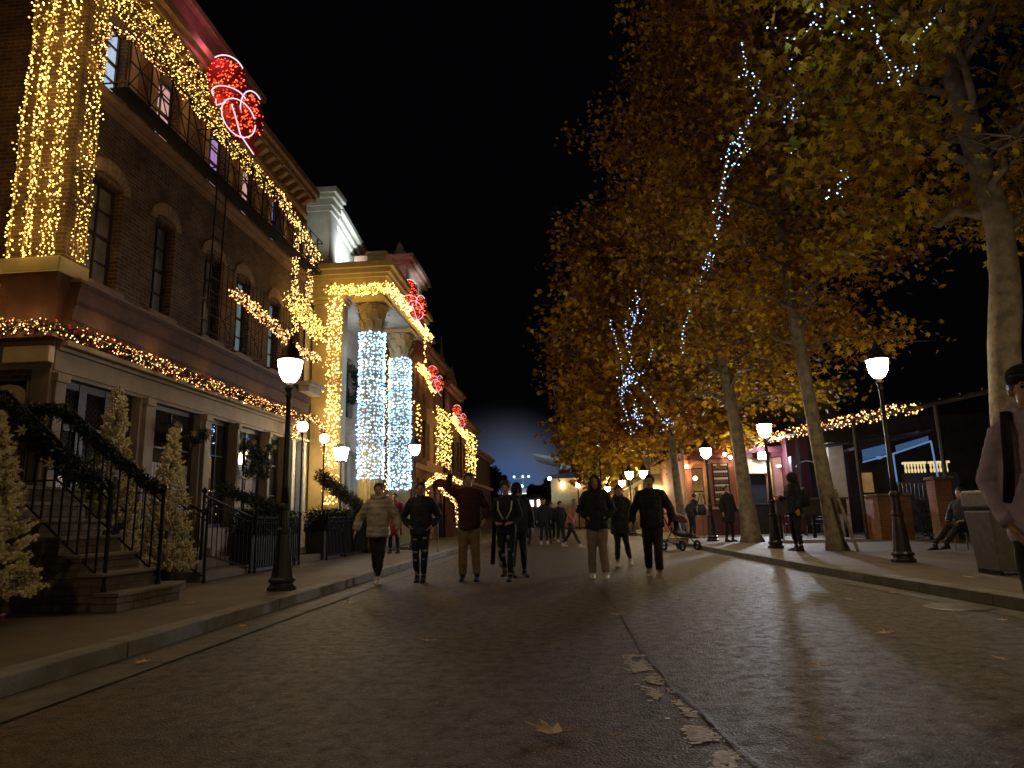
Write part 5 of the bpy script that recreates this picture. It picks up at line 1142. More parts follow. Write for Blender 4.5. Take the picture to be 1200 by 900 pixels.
# ================================================================== PLANE TREES
LEAF = []
for k in range(5):
    a = math.pi / 2 + (k - 2) * R(50); L = (1, .86, .62)[abs(k - 2)]
    if k > 0: am = a - R(25); LEAF.append((.36 * math.cos(am), .36 * math.sin(am)))
    LEAF.append((L * math.cos(a + 0), L * math.sin(a)))
LEAF = [(-.12, -.30)] + LEAF[::-1] + [(.12, -.30)]
LEAF = [(x * .5, y * .5) for x, y in LEAF]
def plane_tree(base, trunk, crad, nleaf, lsize, label, lmat='planeleaf', z0=4.0, z1=15.0, cc=None, detail=True, nl=26, seed=1, squash=1.0, lowcut=None):
    rr = random.Random(seed)
    t = thing('plane_tree', label, 'tree', base, 'plane trees along the right pavement')
    m = MB(); m.tube([p[:3] for p in trunk], [p[3] for p in trunk], 14); 
    m.build('trunk', M['bark'], t, True)
    def at_z(z):
        for a, b_ in zip(trunk, trunk[1:]):
            if a[2] <= z <= b_[2]:
                q = (z - a[2]) / (b_[2] - a[2]); return tuple(a[i] + (b_[i] - a[i]) * q for i in range(4))
        return trunk[-1]
    m = MB(); clumps = []
    cx, cy = cc if cc else (at_z((z0 + z1) / 2)[0], at_z((z0 + z1) / 2)[1])
    for i in range(nl):
        h = (i + .5) / nl; z = z0 - .3 + (z1 - z0) * h * .86; p = at_z(z); az = i * 2.4 + rr.uniform(-.4, .4)
        prof = crad * (math.sin(math.pi * min(1, .16 + h * .80)) ** .7) * rr.uniform(.75, 1.05)
        up = .25 + .9 * h; L = prof
        d = Vector((math.cos(az), math.sin(az), 0)); tip = Vector((cx, cy, z + L * up * .6)) + d * L
        P = []; s0 = Vector(p[:3])
        for k in range(7):
            q = k / 6; c = s0.lerp(tip, q); c.z += .35 * math.sin(q * math.pi) + rr.gauss(0, .05) * (q > 0); c.x += rr.gauss(0, .09) * (q > 0); P.append(c)
        m.tube(P, [max(.012, p[3] * .42 * (1 - q / 6.4)) for q in range(7)], 6)
        for k in range(2, 7):
            for _ in range(3):
                a2 = rr.uniform(0, 6.283); l2 = rr.uniform(.5, 1.3) * crad / 4
                e = P[k] + Vector((math.cos(a2) * l2, math.sin(a2) * l2, rr.uniform(-.25, .7) * l2)); mid = (P[k] + e) / 2 + Vector((0, 0, .08))
                m.tube([P[k], mid, e], [.018, .012, .004], 4, False); clumps.append((e, rr.uniform(.6, 1.4))); 
            if k > 2: clumps.append((P[k], .8))
    m.build('limbs', M['bark'], t, True)
    vs = []; fs = []; tot = sum(w for _, w in clumps); 
    for c, w in clumps:
        n_ = int(nleaf * w / tot); sg = .36 * (crad / 4) * rr.uniform(.7, 1.25)
        for _ in range(n_):
            p = c + Vector((rr.gauss(0, sg), rr.gauss(0, sg), rr.gauss(0, sg * .8)))
            if lowcut and p.z < lowcut(p.x, p.y) and (p.z < 4.6 or rr.random() < .9): continue
            s = lsize * rr.uniform(.6, 1.25)
            nz = Vector((rr.gauss(0, .6), rr.gauss(0, .6), rr.uniform(.2, 1))).normalized(); tx = nz.cross(Vector((rr.gauss(0, 1), rr.gauss(0, 1), rr.gauss(0, .3)))).normalized(); ty = nz.cross(tx)
            if ty.z > 0: ty = -ty; tx = -tx
            b0 = len(vs)
            if detail:
                for u, v in LEAF:
                    q = p + tx * u * s + ty * v * s + nz * (-.35 * u * u * s + .12 * s * abs(v)); vs.append((q.x, q.y, q.z))
                fs.append(tuple(range(b0, b0 + len(LEAF))))
            else:
                for u, v in ((0, -.4), (.42, -.05), (.22, .32), (0, .5), (-.22, .32), (-.42, -.05)):
                    q = p + tx * u * s + ty * v * s - nz * .5 * u * u * s; vs.append((q.x, q.y, q.z))
                fs.append(tuple(range(b0, b0 + 6)))
    o = WL[t.name]; me = bpy.data.meshes.new('crown'); me.from_pydata([(x - o.x, y - o.y, z - o.z) for x, y, z in vs], [], fs); me.update()
    link_mesh('crown', me, M[lmat], t); return t
plane_tree((6.7, 11.3, .12), [(6.72, 11.3, .0, .34), (6.75, 11.3, .35, .27), (6.85, 11.3, 1.4, .235), (6.93, 11.3, 2.5, .228), (7.06, 11.3, 3.6, .225), (7.16, 11.3, 4.1, .235), (7.25, 11.3, 4.7, .215), (7.30, 11.3, 5.6, .20), (7.18, 11.35, 7.0, .19), (6.98, 11.4, 8.9, .17), (6.9, 11.4, 11, .11), (6.9, 11.4, 14, .03)],
    3.5, 20000, .27, 'nearest plane tree with a mottled crooked trunk, behind the litter bin at the right edge', 'planeleaf2', 5.6, 14.5, nl=26, seed=3, cc=(7.2, 12.3), lowcut=lambda x, y: 9.0 if y < 11.6 and abs(x - 7.1) < .75 else 4.9)
plane_tree((6.1, 16.8, .12), [(6.12, 16.8, .0, .30), (6.08, 16.8, .4, .20), (5.97, 16.8, 2, .165), (5.82, 16.8, 4.05, .15), (5.66, 16.8, 6.4, .135), (5.6, 16.8, 9, .12), (5.6, 16.8, 19, .02)],
    3.7, 30000, .25, 'second plane tree from the right, its trunk leaning left beside the man with the backpack', 'planeleaf', 4.9, 19.5, nl=42, seed=5, cc=(6.0, 17.6), lowcut=lambda x, y: 3.7 + max(0, x - 7) * .9 + (2.8 if y < 17.2 and abs(x - 5.7) < .8 else 0))
plane_tree((5.6, 22.4, .12), [(5.62, 22.4, .0, .42), (5.58, 22.4, .35, .30), (5.52, 22.4, 1.6, .225), (5.41, 22.4, 3.75, .185), (5.22, 22.4, 5.8, .165), (5.09, 22.4, 7.8, .14), (5.0, 22.4, 11, .10), (5, 22.4, 20, .02)],
    4.3, 33000, .25, 'third plane tree, its thick trunk leaning left in front of the salmon shop', 'planeleaf', 4.4, 20.0, nl=46, seed=8, cc=(5.5, 23.0), lowcut=lambda x, y: 3.9 + max(0, 4.2 - x) * 1.0 + (3.2 if y < 22.8 and abs(x - 5.2) < .9 else 0))
plane_tree((4.55, 29, .12), [(4.6, 29, .0, .28), (4.55, 29, .4, .19), (4.42, 29, 2.4, .16), (4.32, 29, 4.7, .14), (4.3, 29, 8, .10), (4.3, 29, 14, .02)],
    4.6, 25000, .27, 'fourth plane tree with a slender pale trunk beside the pushchair', 'planeleaf', 3.8, 15, detail=False, nl=34, seed=12, cc=(4.0, 29))
plane_tree((4.2, 36, .12), [(4.2, 36, 0, .3), (4.1, 36, 2, .18), (4, 36, 5, .14), (4, 36, 13, .02)], 4.9, 12000, .32, 'fifth plane tree with amber leaves over the far lamps', 'planeleaf3', 3.6, 12.5, detail=False, nl=26, seed=17)
plane_tree((3.9, 44, .12), [(3.9, 44, 0, .3), (3.8, 44, 2, .18), (3.8, 44, 5, .14), (3.8, 44, 12, .02)], 4.9, 9000, .36, 'sixth plane tree with yellow leaves near the street end', 'planeleaf2', 3.3, 12, detail=False, nl=22, seed=21)
plane_tree((3.7, 52, .12), [(3.7, 52, 0, .3), (3.6, 52, 2, .18), (3.6, 52, 5, .14), (3.6, 52, 11, .02)], 4.6, 7000, .38, 'farthest plane tree, yellow, before the canopy building', 'planeleaf2', 3.0, 11, detail=False, nl=20, seed=25)
def dark_tree(x, y, h, r, label, n=2600):
    t = thing('dark_tree', label, 'tree', (x, y, .1), 'dark trees against the blue sky glow')
    m = MB(); m.tube([(x, y, .1), (x, y, h * .7)], [.16, .05], 6); m.build('trunk', M['bark'], t); m = MB()
    cl = [Vector((x, y, h * .66)) + rball(1).normalized() * r * rnd.uniform(.3, .85) for _ in range(16)]
    for _ in range(n):
        c = rnd.choice(cl) + rball(r * .38); d = rball().normalized() * .16; s = d.cross(rball()).normalized() * .09; m.add([c - d, c + s, c + d, c - s], [(0, 1, 2, 3)])
    m.build('crown', M['darkleaf'], t)
dark_tree(-7.2, 62, 6.6, 1.7, 'dark round tree at the end of the left row')
dark_tree(-8.6, 66, 7.4, 1.8, 'taller dark tree behind, nearer the left facades')
dark_tree(-4.0, 78, 5.9, 1.1, 'small dark tree before the canopy building, left of a pair')
dark_tree(-2.2, 76, 6.0, 1.1, 'small dark tree under the canopy roof, right of a pair')

# cold LED strings looped through the crowns
def led_string(paths, label, per=.095, r=.018, jit=.05):
    t = thing('fairy_light_string', label, 'fairy lights', paths[0][0], 'cold white light strings in the trees')
    for P in paths:
        m = MB(); m.tube(P, .004, 4); s = m.build('light_string', M['wire'], t); b_ = MB()
        for q in walk(P, per):
            if rnd.random() < .15: continue
            b_.octa(Vector(q) + rball(jit), r * rnd.uniform(.5, 1.3)); [b_.octa(Vector(q) + rball(.26), r * rnd.uniform(.5, 1.0)) for _ in range(3 if noise.noise(Vector(q) * 1.7) > .12 else 0)]
        tag(b_.build('bulbs', M['bulbtree'], s), kind='stuff')
    c = Vector(paths[0][len(paths[0]) // 2]); light('string_light', 'POINT', (c.x, c.y - .3, c.z), 9, (.6, .75, 1), .3)
    return t
def sc_(P, k): return [(x * k, y * k, 1.05 + (z - 1.05) * k) for x, y, z in P]
LY_ = 25.5
L4 = [[(1.38, 19.2, 6.55), (1.50, 19.2, 5.95), (1.62, 19.2, 5.3), (1.64, 19.2, 4.7), (1.55, 19.2, 4.2), (1.68, 19.2, 3.75), (1.78, 19.2, 3.25)],
      [(2.15, 19.2, 7.45), (2.16, 19.2, 6.8), (1.84, 19.2, 5.95), (1.90, 19.2, 5.18), (2.08, 19.2, 4.92), (2.33, 19.2, 5.15), (2.53, 19.2, 5.65)],
      [(1.66, 19.15, 4.9), (1.80, 19.15, 4.75), (1.95, 19.15, 5.0)], [(1.60, 19.1, 4.4), (1.72, 19.1, 4.7), (1.86, 19.1, 4.85)],
      [(1.91, 19.2, 4.2), (1.98, 19.2, 3.5), (1.83, 19.2, 3.28)], [(2.15, 19.2, 4.55), (2.43, 19.2, 4.17), (2.58, 19.2, 3.92)], [(2.75, 19.2, 3.68), (2.79, 19.2, 3.36)]]
led_string(L4, 'cold white light string looping and dripping low on the left of the tree crowns')
L3 = [[(4.09, 18.2, 8.11), (3.85, 18.2, 7.37), (3.64, 18.2, 6.88), (3.28, 18.2, 6.04), (3.16, 18.2, 5.32)]]
led_string(L3, 'cold white light string slanting down the middle of the tree crowns', .10)
k = .72
led_string([sc_([(5.29, 18.5, 11.96), (5.29, 18.5, 11.15), (4.8, 18.5, 10.39), (4.61, 18.5, 9.62), (4.41, 18.5, 8.6)], k), sc_([(5.66, 18.5, 14.73), (5.68, 18.5, 13.59), (5.97, 18.5, 12.73), (5.34, 18.5, 11.69)], k), sc_([(5.01, 18.5, 11.44), (4.83, 18.5, 10.79), (4.43, 18.5, 9.37)], k)], 'cold white light string hanging in several strands in the upper middle of the crowns', .10, .018)
led_string([sc_([(5.83, 13.5, 11.82), (5.7, 13.5, 11.41), (5.39, 13.5, 11.02), (5.03, 13.5, 11.05), (4.71, 13.5, 11.4)], .86), sc_([(5.07, 13.5, 10.53), (5.04, 13.5, 9.72), (5.01, 13.5, 9.12), (4.94, 13.5, 8.44), (4.77, 13.5, 8.07)], .95), sc_([(5.41, 13.5, 7.92), (5.46, 13.5, 7.63), (5.69, 13.5, 7.43), (5.83, 13.5, 7.89)], .95)], 'cold white light string high up, running down left of the nearest plane tree', .11, .020)
led_string([sc_([(6.86, 13.5, 11.51), (6.93, 13.5, 11.29), (6.95, 13.5, 10.77), (7.12, 13.5, 10.05), (7.39, 13.5, 10.12), (7.18, 13.5, 9.84)], .70), sc_([(8.25, 13.5, 11.37), (8.05, 13.5, 11.19), (7.74, 13.5, 10.8), (7.61, 13.5, 10.51)], .70), sc_([(5.83, 13.5, 11.82), (6.07, 13.5, 11.52), (6.3, 13.5, 11.25)], .74)], 'cold white light string beside the top of the nearest plane tree trunk', .08, .016)

# ================================================================== FALLEN LEAVES
def fallen(x, y, s, a, label, z=.012):
    t = None; m = MB(); vs = [(0, 0, .012)]
    for u, v in LEAF: vs.append((u * s, v * s, .004 + .16 * s * (u * u + v * v) * 4 * (.4 + .6 * abs(math.sin(u * 9 + a)))))
    n_ = len(LEAF); fs = [(0, i + 1, (i + 1) % n_ + 1) for i in range(n_)]
    c, q = math.cos(a), math.sin(a); m.add([(x + X * c - Y * q, y + X * q + Y * c, z + Z) for X, Y, Z in vs], fs)
    m.tube([(x + .15 * s * q, y - .15 * s * c, z + .006), (x + .62 * s * q, y - .62 * s * c, z + .012)], .003, 4)
    o = m.build('dry_leaf', M['dryleaf']); return tag(o, label, 'leaf', 'fallen plane leaves')
fallen(-.13, 3.62, .29, 1.5, 'large dry brown leaf lying flat in the foreground of the road')
fallen(.16, 3.56, .05, .3, 'tiny leaf scrap right of the large dry leaf')
fallen(.44, 7.6, .17, 2.0, 'dry leaf beside the crack in the road')
fallen(1.62, 5.05, .14, 1.4, 'dry leaf on the bright streak of the road')
fallen(1.1, 3.5, .07, .2, 'small pale leaf in the right foreground')
fallen(-2.9, 9.0, .2, 1.1, 'pair-like dry leaf in the left gutter beside the kerb', .02)
for i, (x, y, lab) in enumerate([(3.6, 11.3, 'dry leaf by the right kerb, in front of the nearest lamp post'), (3.2, 8.6, 'dry leaf on the road near the right kerb, left of the drain cover'), (4.0, 10.6, 'curled leaf lying against the right kerb stones'), (2.6, 6.3, 'small leaf on the right half of the road'), (3.9, 6.9, 'leaf near the drain cover at the right kerb'), (.1, 12.6, 'leaf on the road behind the striding feet')]):
    fallen(x, y, rnd.uniform(.12, .19), rnd.uniform(0, 6), lab)
for i, (x, y, lab) in enumerate([(-3.45, 7.2, 'small leaf in the left gutter before the lamp post'), (-3.4, 5.4, 'leaf in the left gutter in the near foreground'), (-2.2, 7.9, 'leaf on the left half of the road'), (-1.3, 6.2, 'leaf left of the road centre'), (2.9, 5.2, 'leaf on the right foreground asphalt'), (3.95, 9.2, 'leaf in the dish beside the right kerb'), (3.75, 13.6, 'leaf by the kerb beyond the nearest lamp'), (3.5, 16.0, 'leaf by the kerb before the second lamp'), (5.1, 9.6, 'leaf on the pavement left of the litter bin'), (4.7, 13.9, 'leaf on the pavement beside the lamp foot'), (-4.6, 8.2, 'leaf on the left pavement near the lamp post'), (2.2, 9.8, 'leaf in the bright streak near the kerb')]):
    fallen(x, y, rnd.uniform(.12, .20), rnd.uniform(0, 6), lab, .14 if abs(x) > 4.3 else .012)
fallen(4.9, 15.8, .2, .4, 'leaf on the right pavement by the stake of the leaning tree', .13); fallen(5.0, 12.0, .18, 2.2, 'leaf on the right pavement in front of the lamp foot', .13)
t = thing('tree_stake', 'short wooden stake leaning against the trunk beside the man with the backpack', 'stake', (6.15, 16.1, .12))
m = MB(); m.tube([(6.25, 16.0, .12), (6.02, 16.3, 1.5)], .035, 8); m.build('stake_post', M['bark'], t)

# ================================================================== PEOPLE
def remesh(name, mb, m, parent, vox, disp=0, dsc=9, smooth=3):
    me = mb.mesh(name); bm = bmesh.new(); bm.from_mesh(me); bmesh.ops.recalc_face_normals(bm, faces=bm.faces); bm.to_mesh(me); bm.free()
    tmp = bpy.data.objects.new('tmp', me); COL.objects.link(tmp)
    a = tmp.modifiers.new('r', 'REMESH'); a.mode = 'VOXEL'; a.voxel_size = vox; a.use_smooth_shade = True
    if smooth: b = tmp.modifiers.new('s', 'SMOOTH'); b.factor = .5; b.iterations = smooth
    dg = bpy.context.evaluated_depsgraph_get(); dg.update(); out = bpy.data.meshes.new_from_object(tmp.evaluated_get(dg)); bpy.data.objects.remove(tmp); out.name = name
    if disp:
        nn = [v.normal.copy() for v in out.vertices]
        for v, n_ in zip(out.vertices, nn):
            q = v.co * dsc; k_ = noise.noise(q) + .5 * noise.noise(Vector((q.x * 2, q.y * 2, q.z * 3.3 + 5))); v.co += n_ * disp * k_
    out.polygons.foreach_set('use_smooth', [True] * len(out.polygons)); out.materials.clear()
    return link_mesh(name, out, m, parent)
def person(label, loc, rz=0, H=1.72, w=1.0, arms=None, legs=None, top='black', bot='black', shoe='black', hair=('hairdk', 'short'), coat=0, lean=(0, 0), headturn=0, fat=1.0, extra=None, group=None, vox=.013, sit=0, puff=0, fold=1.0):
    """faces -y before rz; x to the viewer's right. arms[side] = (elbow, wrist, hand direction); legs[side] = (knee, ankle)"""
    t = thing('person', label, 'person', (0, 0, 0), group)
    puff *= .55; fat = 1 + (fat - 1) * .6
    A_ = {-1: ((-.27, .02, 1.14), (-.27, -.07, .90), (0, -.15, -1)), 1: ((.27, .02, 1.14), (.27, -.07, .90), (0, -.15, -1))}
    if arms: A_.update(arms)
    Lg = {-1: ((-.10, -.03, .50), (-.10, .02, .09)), 1: ((.10, -.03, .50), (.10, .02, .09))}
    if legs: Lg.update(legs)
    lx, ly = lean
    hx, hy = lx, ly
    V = Vector
    hips = V((0, 0, .94 - sit)); sh = V((lx * .8, ly * .8, 1.43 - sit)); hd = V((lx, ly - .02, 1.625 - sit))
    B_ = MB()
    B_.loft([hips + V((0, 0, -.10)), hips, hips.lerp(sh, .35), hips.lerp(sh, .75), sh + V((0, 0, -.03)), sh + V((0, 0, .05))], [(.13, .10), (.155*fat, .115*fat), (.125*fat, .10*fat), (.15 * w*fat, .115*fat), (.15 * w, .095), (.07, .06)])
    B_.loft([sh + V((0, .0, 0)), sh.lerp(hd, .5), hd + V((0, .01, -.05))], [.062, .054, .056])
    B_.ball(hd + V((0, .012, .03)), .088, 14, 10, (.86, 1.05, 1.08)); B_.ball(hd + V((0, -.020, -.035)), .070, 12, 8, (.86, .95, 1.10)); B_.ball(hd + V((0, -.05, -.085)), .032, 8, 6)
    B_.loft([hd + V((0, -.082, .025)), hd + V((0, -.100, -.005)), hd + V((0, -.104, -.020))], [.010, .014, .017], n=8)
    B_.loft([hd + V((-.04, -.074, .036)), hd + V((.04, -.074, .036))], [.012, .012], side=(0, 0, 1), n=8)
    for s in (-1, 1): B_.ball(hd + V((.078 * s, .01, -.005)), .026, 8, 6, (.45, .8, 1.1))
    S_ = {}
    for s in (-1, 1):
        s0 = sh + V((.165 * w * s, 0, -.035)); e, wr, hdv = A_[s]; e, wr = V(e), V(wr); hdv = V(hdv).normalized(); S_[s] = (s0, e, wr)
        B_.loft([sh + V((.09 * s, 0, 0)), s0, s0.lerp(e, .5), e, e.lerp(wr, .4), wr], [.055, .056, .046, .038, .038, .026], side=(0, 1, .3))
        pc = wr + hdv * .05; B_.loft([wr, pc, wr + hdv * .095], [(.026, .02), (.040, .020), (.038, .016)], side=(.25 * s, 1, 0) if abs(hdv.z) > .5 else (1, 0, 0))
        sd = V((.15 * s, 1, 0)) if abs(hdv.z) > .5 else V((1, 0, 0)); sd = (sd - hdv * sd.dot(hdv)).normalized(); nn = hdv.cross(sd) * (-s)
        for i, (o_, l_) in enumerate(((-.030, .060), (-.010, .075), (.010, .070), (.029, .052))):
            b0 = wr + hdv * .08 + sd * o_; B_.loft([b0, b0 + hdv * l_ * .55 + sd * o_ * .15, b0 + hdv * l_ * .95 + nn * .022], [.0105, .0100, .0085], side=sd, n=8)
        b0 = wr + hdv * .03 - sd * .03; B_.loft([b0, b0 - sd * .028 + hdv * .022, b0 - sd * .038 + hdv * .055 + nn * .01], [.013, .012, .009], side=nn, n=8)
        kn, an = V(Lg[s][0]), V(Lg[s][1]); hp = hips + V((.085 * s, 0, -.03))
        B_.loft([hp, hp.lerp(kn, .5), kn, kn.lerp(an, .35), an], [.088, .072, .052, .050, .036])
        B_.loft([an + V((0, .03, -.03)), an + V((0, -.05, -.045)), an + V((0, -.16, -.065))], [(.035, .035), (.040, .028), (.036, .018)])
    body = remesh('body', B_, M['skin'], t, vox, smooth=2)
    m = MB()
    for s in (-1, 1): m.ball(hd + V((.031 * s, -.077, .010)), .0085, 8, 6)
    m.build('eyes', M['eye'], t, True)
    m = MB(); m.loft([hd + V((-.024, -.088, -.052)), hd + V((0, -.096, -.050)), hd + V((.024, -.088, -.052))], [.004, .008, .004], side=(0, 0, 1), n=6); m.build('lips', M['lip'], t, True)
    # trousers
    T_ = MB(); loose = 1.0 + (.22 if bot in ('khaki', 'greyp') or (extra and 'loose' in extra) else 0)
    T_.loft([hips + V((0, 0, .12)), hips, hips + V((0, 0, -.12))], [(.160*fat, .125*fat), (.172*fat, .138*fat), (.15*fat, .125)])
    for s in (-1, 1):
        kn, an = V(Lg[s][0]), V(Lg[s][1]); hp = hips + V((.085 * s, 0, -.04))
        T_.loft([hp, hp.lerp(kn, .5), kn, kn.lerp(an, .5), an + V((0, 0, .02 if loose > 1 else .05))], [.100 * fat, .085 * loose, .066 * loose, .062 * loose, (.056 if loose > 1 else .045) * loose])
    tr = remesh('trousers', T_, M[bot], t, .014, .010)
    # top
    J = MB(); j = puff; zb = .82 - coat - sit
    J.loft([V((lx * .0, 0, zb)), V((lx * .1, 0, zb + .05)), hips + V((lx * .2, 0, .08)), hips.lerp(sh, .5), hips.lerp(sh, .82), sh + V((0, 0, -.02)), sh + V((0, 0, .065))],
           [(.178*fat + j + coat * .12, .145*fat + j * .7 + coat * .1), (.185*fat + j + coat * .10, .15*fat + j * .7 + coat * .1), (.18*fat + j, .145*fat + j * .8), (.178*fat + j, .145*fat + j * .8), (.190 * w*fat + j * .6, .145*fat + j * .5), (.17 * w + j * .3, .12 + j * .3), (.088, .082)], n=20)
    for s in (-1, 1):
        s0, e, wr = S_[s]
        J.loft([sh + V((.08 * s, 0, 0)), s0 + V((0, 0, .005)), s0.lerp(e, .5), e, e.lerp(wr, .5), e.lerp(wr, .96)], [.085 + j * .3, .083 + j * .4, .070 + j * .5, .062 + j * .5, .058 + j * .5, .046 + j * .3], side=(0, 1, .3))
    if extra and 'hood' in extra: J.ball(sh + V((0, .07, .07)), .115, 12, 8, (1.1, .75, .75)); J.loft([sh + V((-.07, -.05, .07)), sh + V((0, -.085, .045)), sh + V((.07, -.05, .07))], [.03, .034, .03], side=(0, 0, 1))
    J.loft([sh + V((0, 0, .04)), sh + V((0, 0, .10))], [(.082, .078), (.074, .074)])
    jk = remesh('jacket' if puff or coat else 'top', J, M[top], t, min(vox, .014), (.014 if puff else .010) * fold, 8)
    # shoes
    for s in (-1, 1):
        an = V(Lg[s][1]); m = MB(); z = an.z - .09
        m.loft([an + V((0, .055, -.05)), an + V((0, .0, -.045)), an + V((0, -.07, -.055)), an + V((0, -.15, -.065)), an + V((0, -.195, -.072))], [(.040, .040), (.046, .045), (.048, .035), (.046, .025), (.030, .014)]); m.loft([an + V((0, 0, .04)), an + V((0, .01, -.05))], [.046, .048])
        sh_ = remesh('shoe', m, M[shoe], t, .010, smooth=2)
        m = MB(); m.loft([an + V((0, .065, -.078)), an + V((0, -.205, -.080))], [(.046, .013), (.042, .011)]); m.build('sole', M['whitec' if shoe != 'black' else 'rubber'], sh_, True)
    # hair
    hm, style = hair
    Hh = MB()
    if style == 'cap':
        Hh.ball(hd + V((0, .03, .035)), .092, 14, 10, (.98, 1.10, .95)); hr = remesh('hair', Hh, M[hm], t, .010)
        m = MB(); m.ball(hd + V((0, .012, .075)), .105, 18, 10, (.95, 1.12, .72)); c_ = remesh('cap', m, M['blackcap'], t, .010)
        m = MB(); m.loft([hd + V((0, -.07, .075)), hd + V((0, -.13, .062)), hd + V((0, -.175, .045))], [(.085, .010), (.080, .008), (.050, .006)]); m.build('cap_peak', M['blackcap'], c_, True)
    elif style == 'hooded':
        Hh.ball(hd + V((0, .03, .02)), .125, 14, 10, (.95, 1.05, 1.15)); remesh('hood', Hh, M[hm], t, .012)
    else:
        Hh.ball(hd + V((0, .030, .048)), .098, 16, 10, (.95, 1.05, .98))
        if style == 'long':
            Hh.loft([hd + V((0, .05, .03)), hd + V((0, .075, -.08)), hd + V((0, .07, -.22)), hd + V((0, .06, -.33))], [(.095, .055), (.105, .05), (.11, .045), (.07, .02)])
            for s in (-1, 1): Hh.loft([hd + V((.055 * s, -.035, .09)), hd + V((.088 * s, -.02, 0)), hd + V((.095 * s, -.03, -.12)), hd + V((.085 * s, -.05, -.27))], [.03, .032, .034, .012])
        elif style == 'tied': Hh.ball(hd + V((0, .13, .03)), .045, 10, 6)
        elif style == 'curly':
            for _ in range(26): a = rnd.uniform(0, 6.28); q = rnd.uniform(.1, 1.2); Hh.ball(hd + V((.095 * math.cos(a) * math.sin(q), .03 + .095 * math.sin(a) * math.sin(q), .05 + .1 * math.cos(q))), .032, 6, 4)
        remesh('hair', Hh, M[hm], t, .010, .008, 60)
    if extra and 'post' in extra: extra['post'](t, hd, sh, hips, Lg, S_)
    s_ = H / 1.745; t.scale = (s_, s_, s_); t.location = loc; t.rotation_euler.z = rz
    return t
V = Vector
def L(k1, a1, k2, a2): return {-1: (k1, a1), 1: (k2, a2)}
walkA = L((-.09, -.10, .52), (-.08, -.16, .09), (.09, -.02, .50), (.09, .20, .16))
walkB = L((-.10, -.02, .50), (-.09, .18, .15), (.09, -.10, .52), (.08, -.15, .09))
stand = L((-.10, -.03, .50), (-.12, .02, .09), (.10, -.03, .50), (.12, 0, .09))
pock = {-1: ((-.33, .06, 1.14), (-.19, -.06, .97), (.6, -.1, -.7)), 1: ((.33, .06, 1.14), (.19, -.06, .97), (-.6, -.3, -.7))}
ctr = {-1: ((-.29, .04, 1.14), (-.15, -.11, 1.02), (.9, -.05, -.1)), 1: ((.29, .04, 1.14), (.15, -.11, 1.02), (-.9, -.05, -.1))}
W_ = 'people walking towards the viewer'
def furhood(t, hd, sh, hips, Lg, S_):
    m = MB()
    for k in range(9): a = math.pi * (1.0 + k / 8); m.ball(sh + V((.115 * math.cos(a), -.02 - .07 * math.sin(-a) * 0 + .09 * math.sin(a) * .6, .075 + .02 * math.cos(2 * a))), .045, 8, 6)
    m.ball(sh + V((0, .09, .09)), .10, 10, 6, (1.2, .7, .7)); remesh('hood', m, M['beigeq'], t, .012, .01, 30)
person('woman in a beige puffer jacket and black leggings walking at the left kerb', (-3.36, 11.95, 0), R(8), 1.70, .96,
    arms={-1: ((-.34, .04, 1.14), (-.40, -.06, .92), (-.2, -.1, -1)), 1: ((.33, .05, 1.14), (.36, -.05, .92), (.1, -.1, -1))}, legs=L((-.05, -.06, .50), (-.03, .10, .10), (.07, -.10, .52), (.02, -.15, .09)),
    top='beigeq', bot='black', shoe='whitec', hair=('hairdk', 'tied'), puff=.055, coat=.02, extra={'post': furhood}, group=W_)
def rips(t, hd, sh, hips, Lg, S_):
    m = MB()
    for s in (-1, 1):
        kn = V(Lg[s][0]); an = V(Lg[s][1])
        for dz, w_, h_ in ((.02, .045, .016), (.24, .04, .012), (-.12, .03, .012)): m = MB(); m.ball(kn + V((rnd.uniform(-.01, .01), -.045 - .01 * (dz > .1), dz)), w_, 8, 6, (1, .55, h_ / w_ * 1.6)); m.build('torn_patch', M['ripped'], t, True)
person('man in a dark zipped jacket, hands in pockets, and ripped black jeans', (-2.64, 12.1, 0), R(5), 1.70, 1.02, arms=pock, legs=L((-.08, -.06, .50), (-.07, .04, .09), (.08, -.10, .52), (.06, -.08, .09)), top='navy', bot='black', shoe='black', hair=('hairdk', 'short'), puff=.03, coat=.0, extra={'post': rips}, group=W_)
person('tall man in a maroon sweater and khaki trousers with one arm raised high', (-1.78, 12.1, 0), R(2), 1.84, 1.08, arms={-1: ((-.36, .0, 1.50), (-.30, -.02, 1.76), (.05, 0, 1)), 1: ((.30, .04, 1.16), (.27, -.12, .98), (-.3, -.6, -.7))}, legs=stand, top='maroonc', bot='khaki', shoe='black', hair=('hairdk', 'short'), fat=1.08, group=W_)
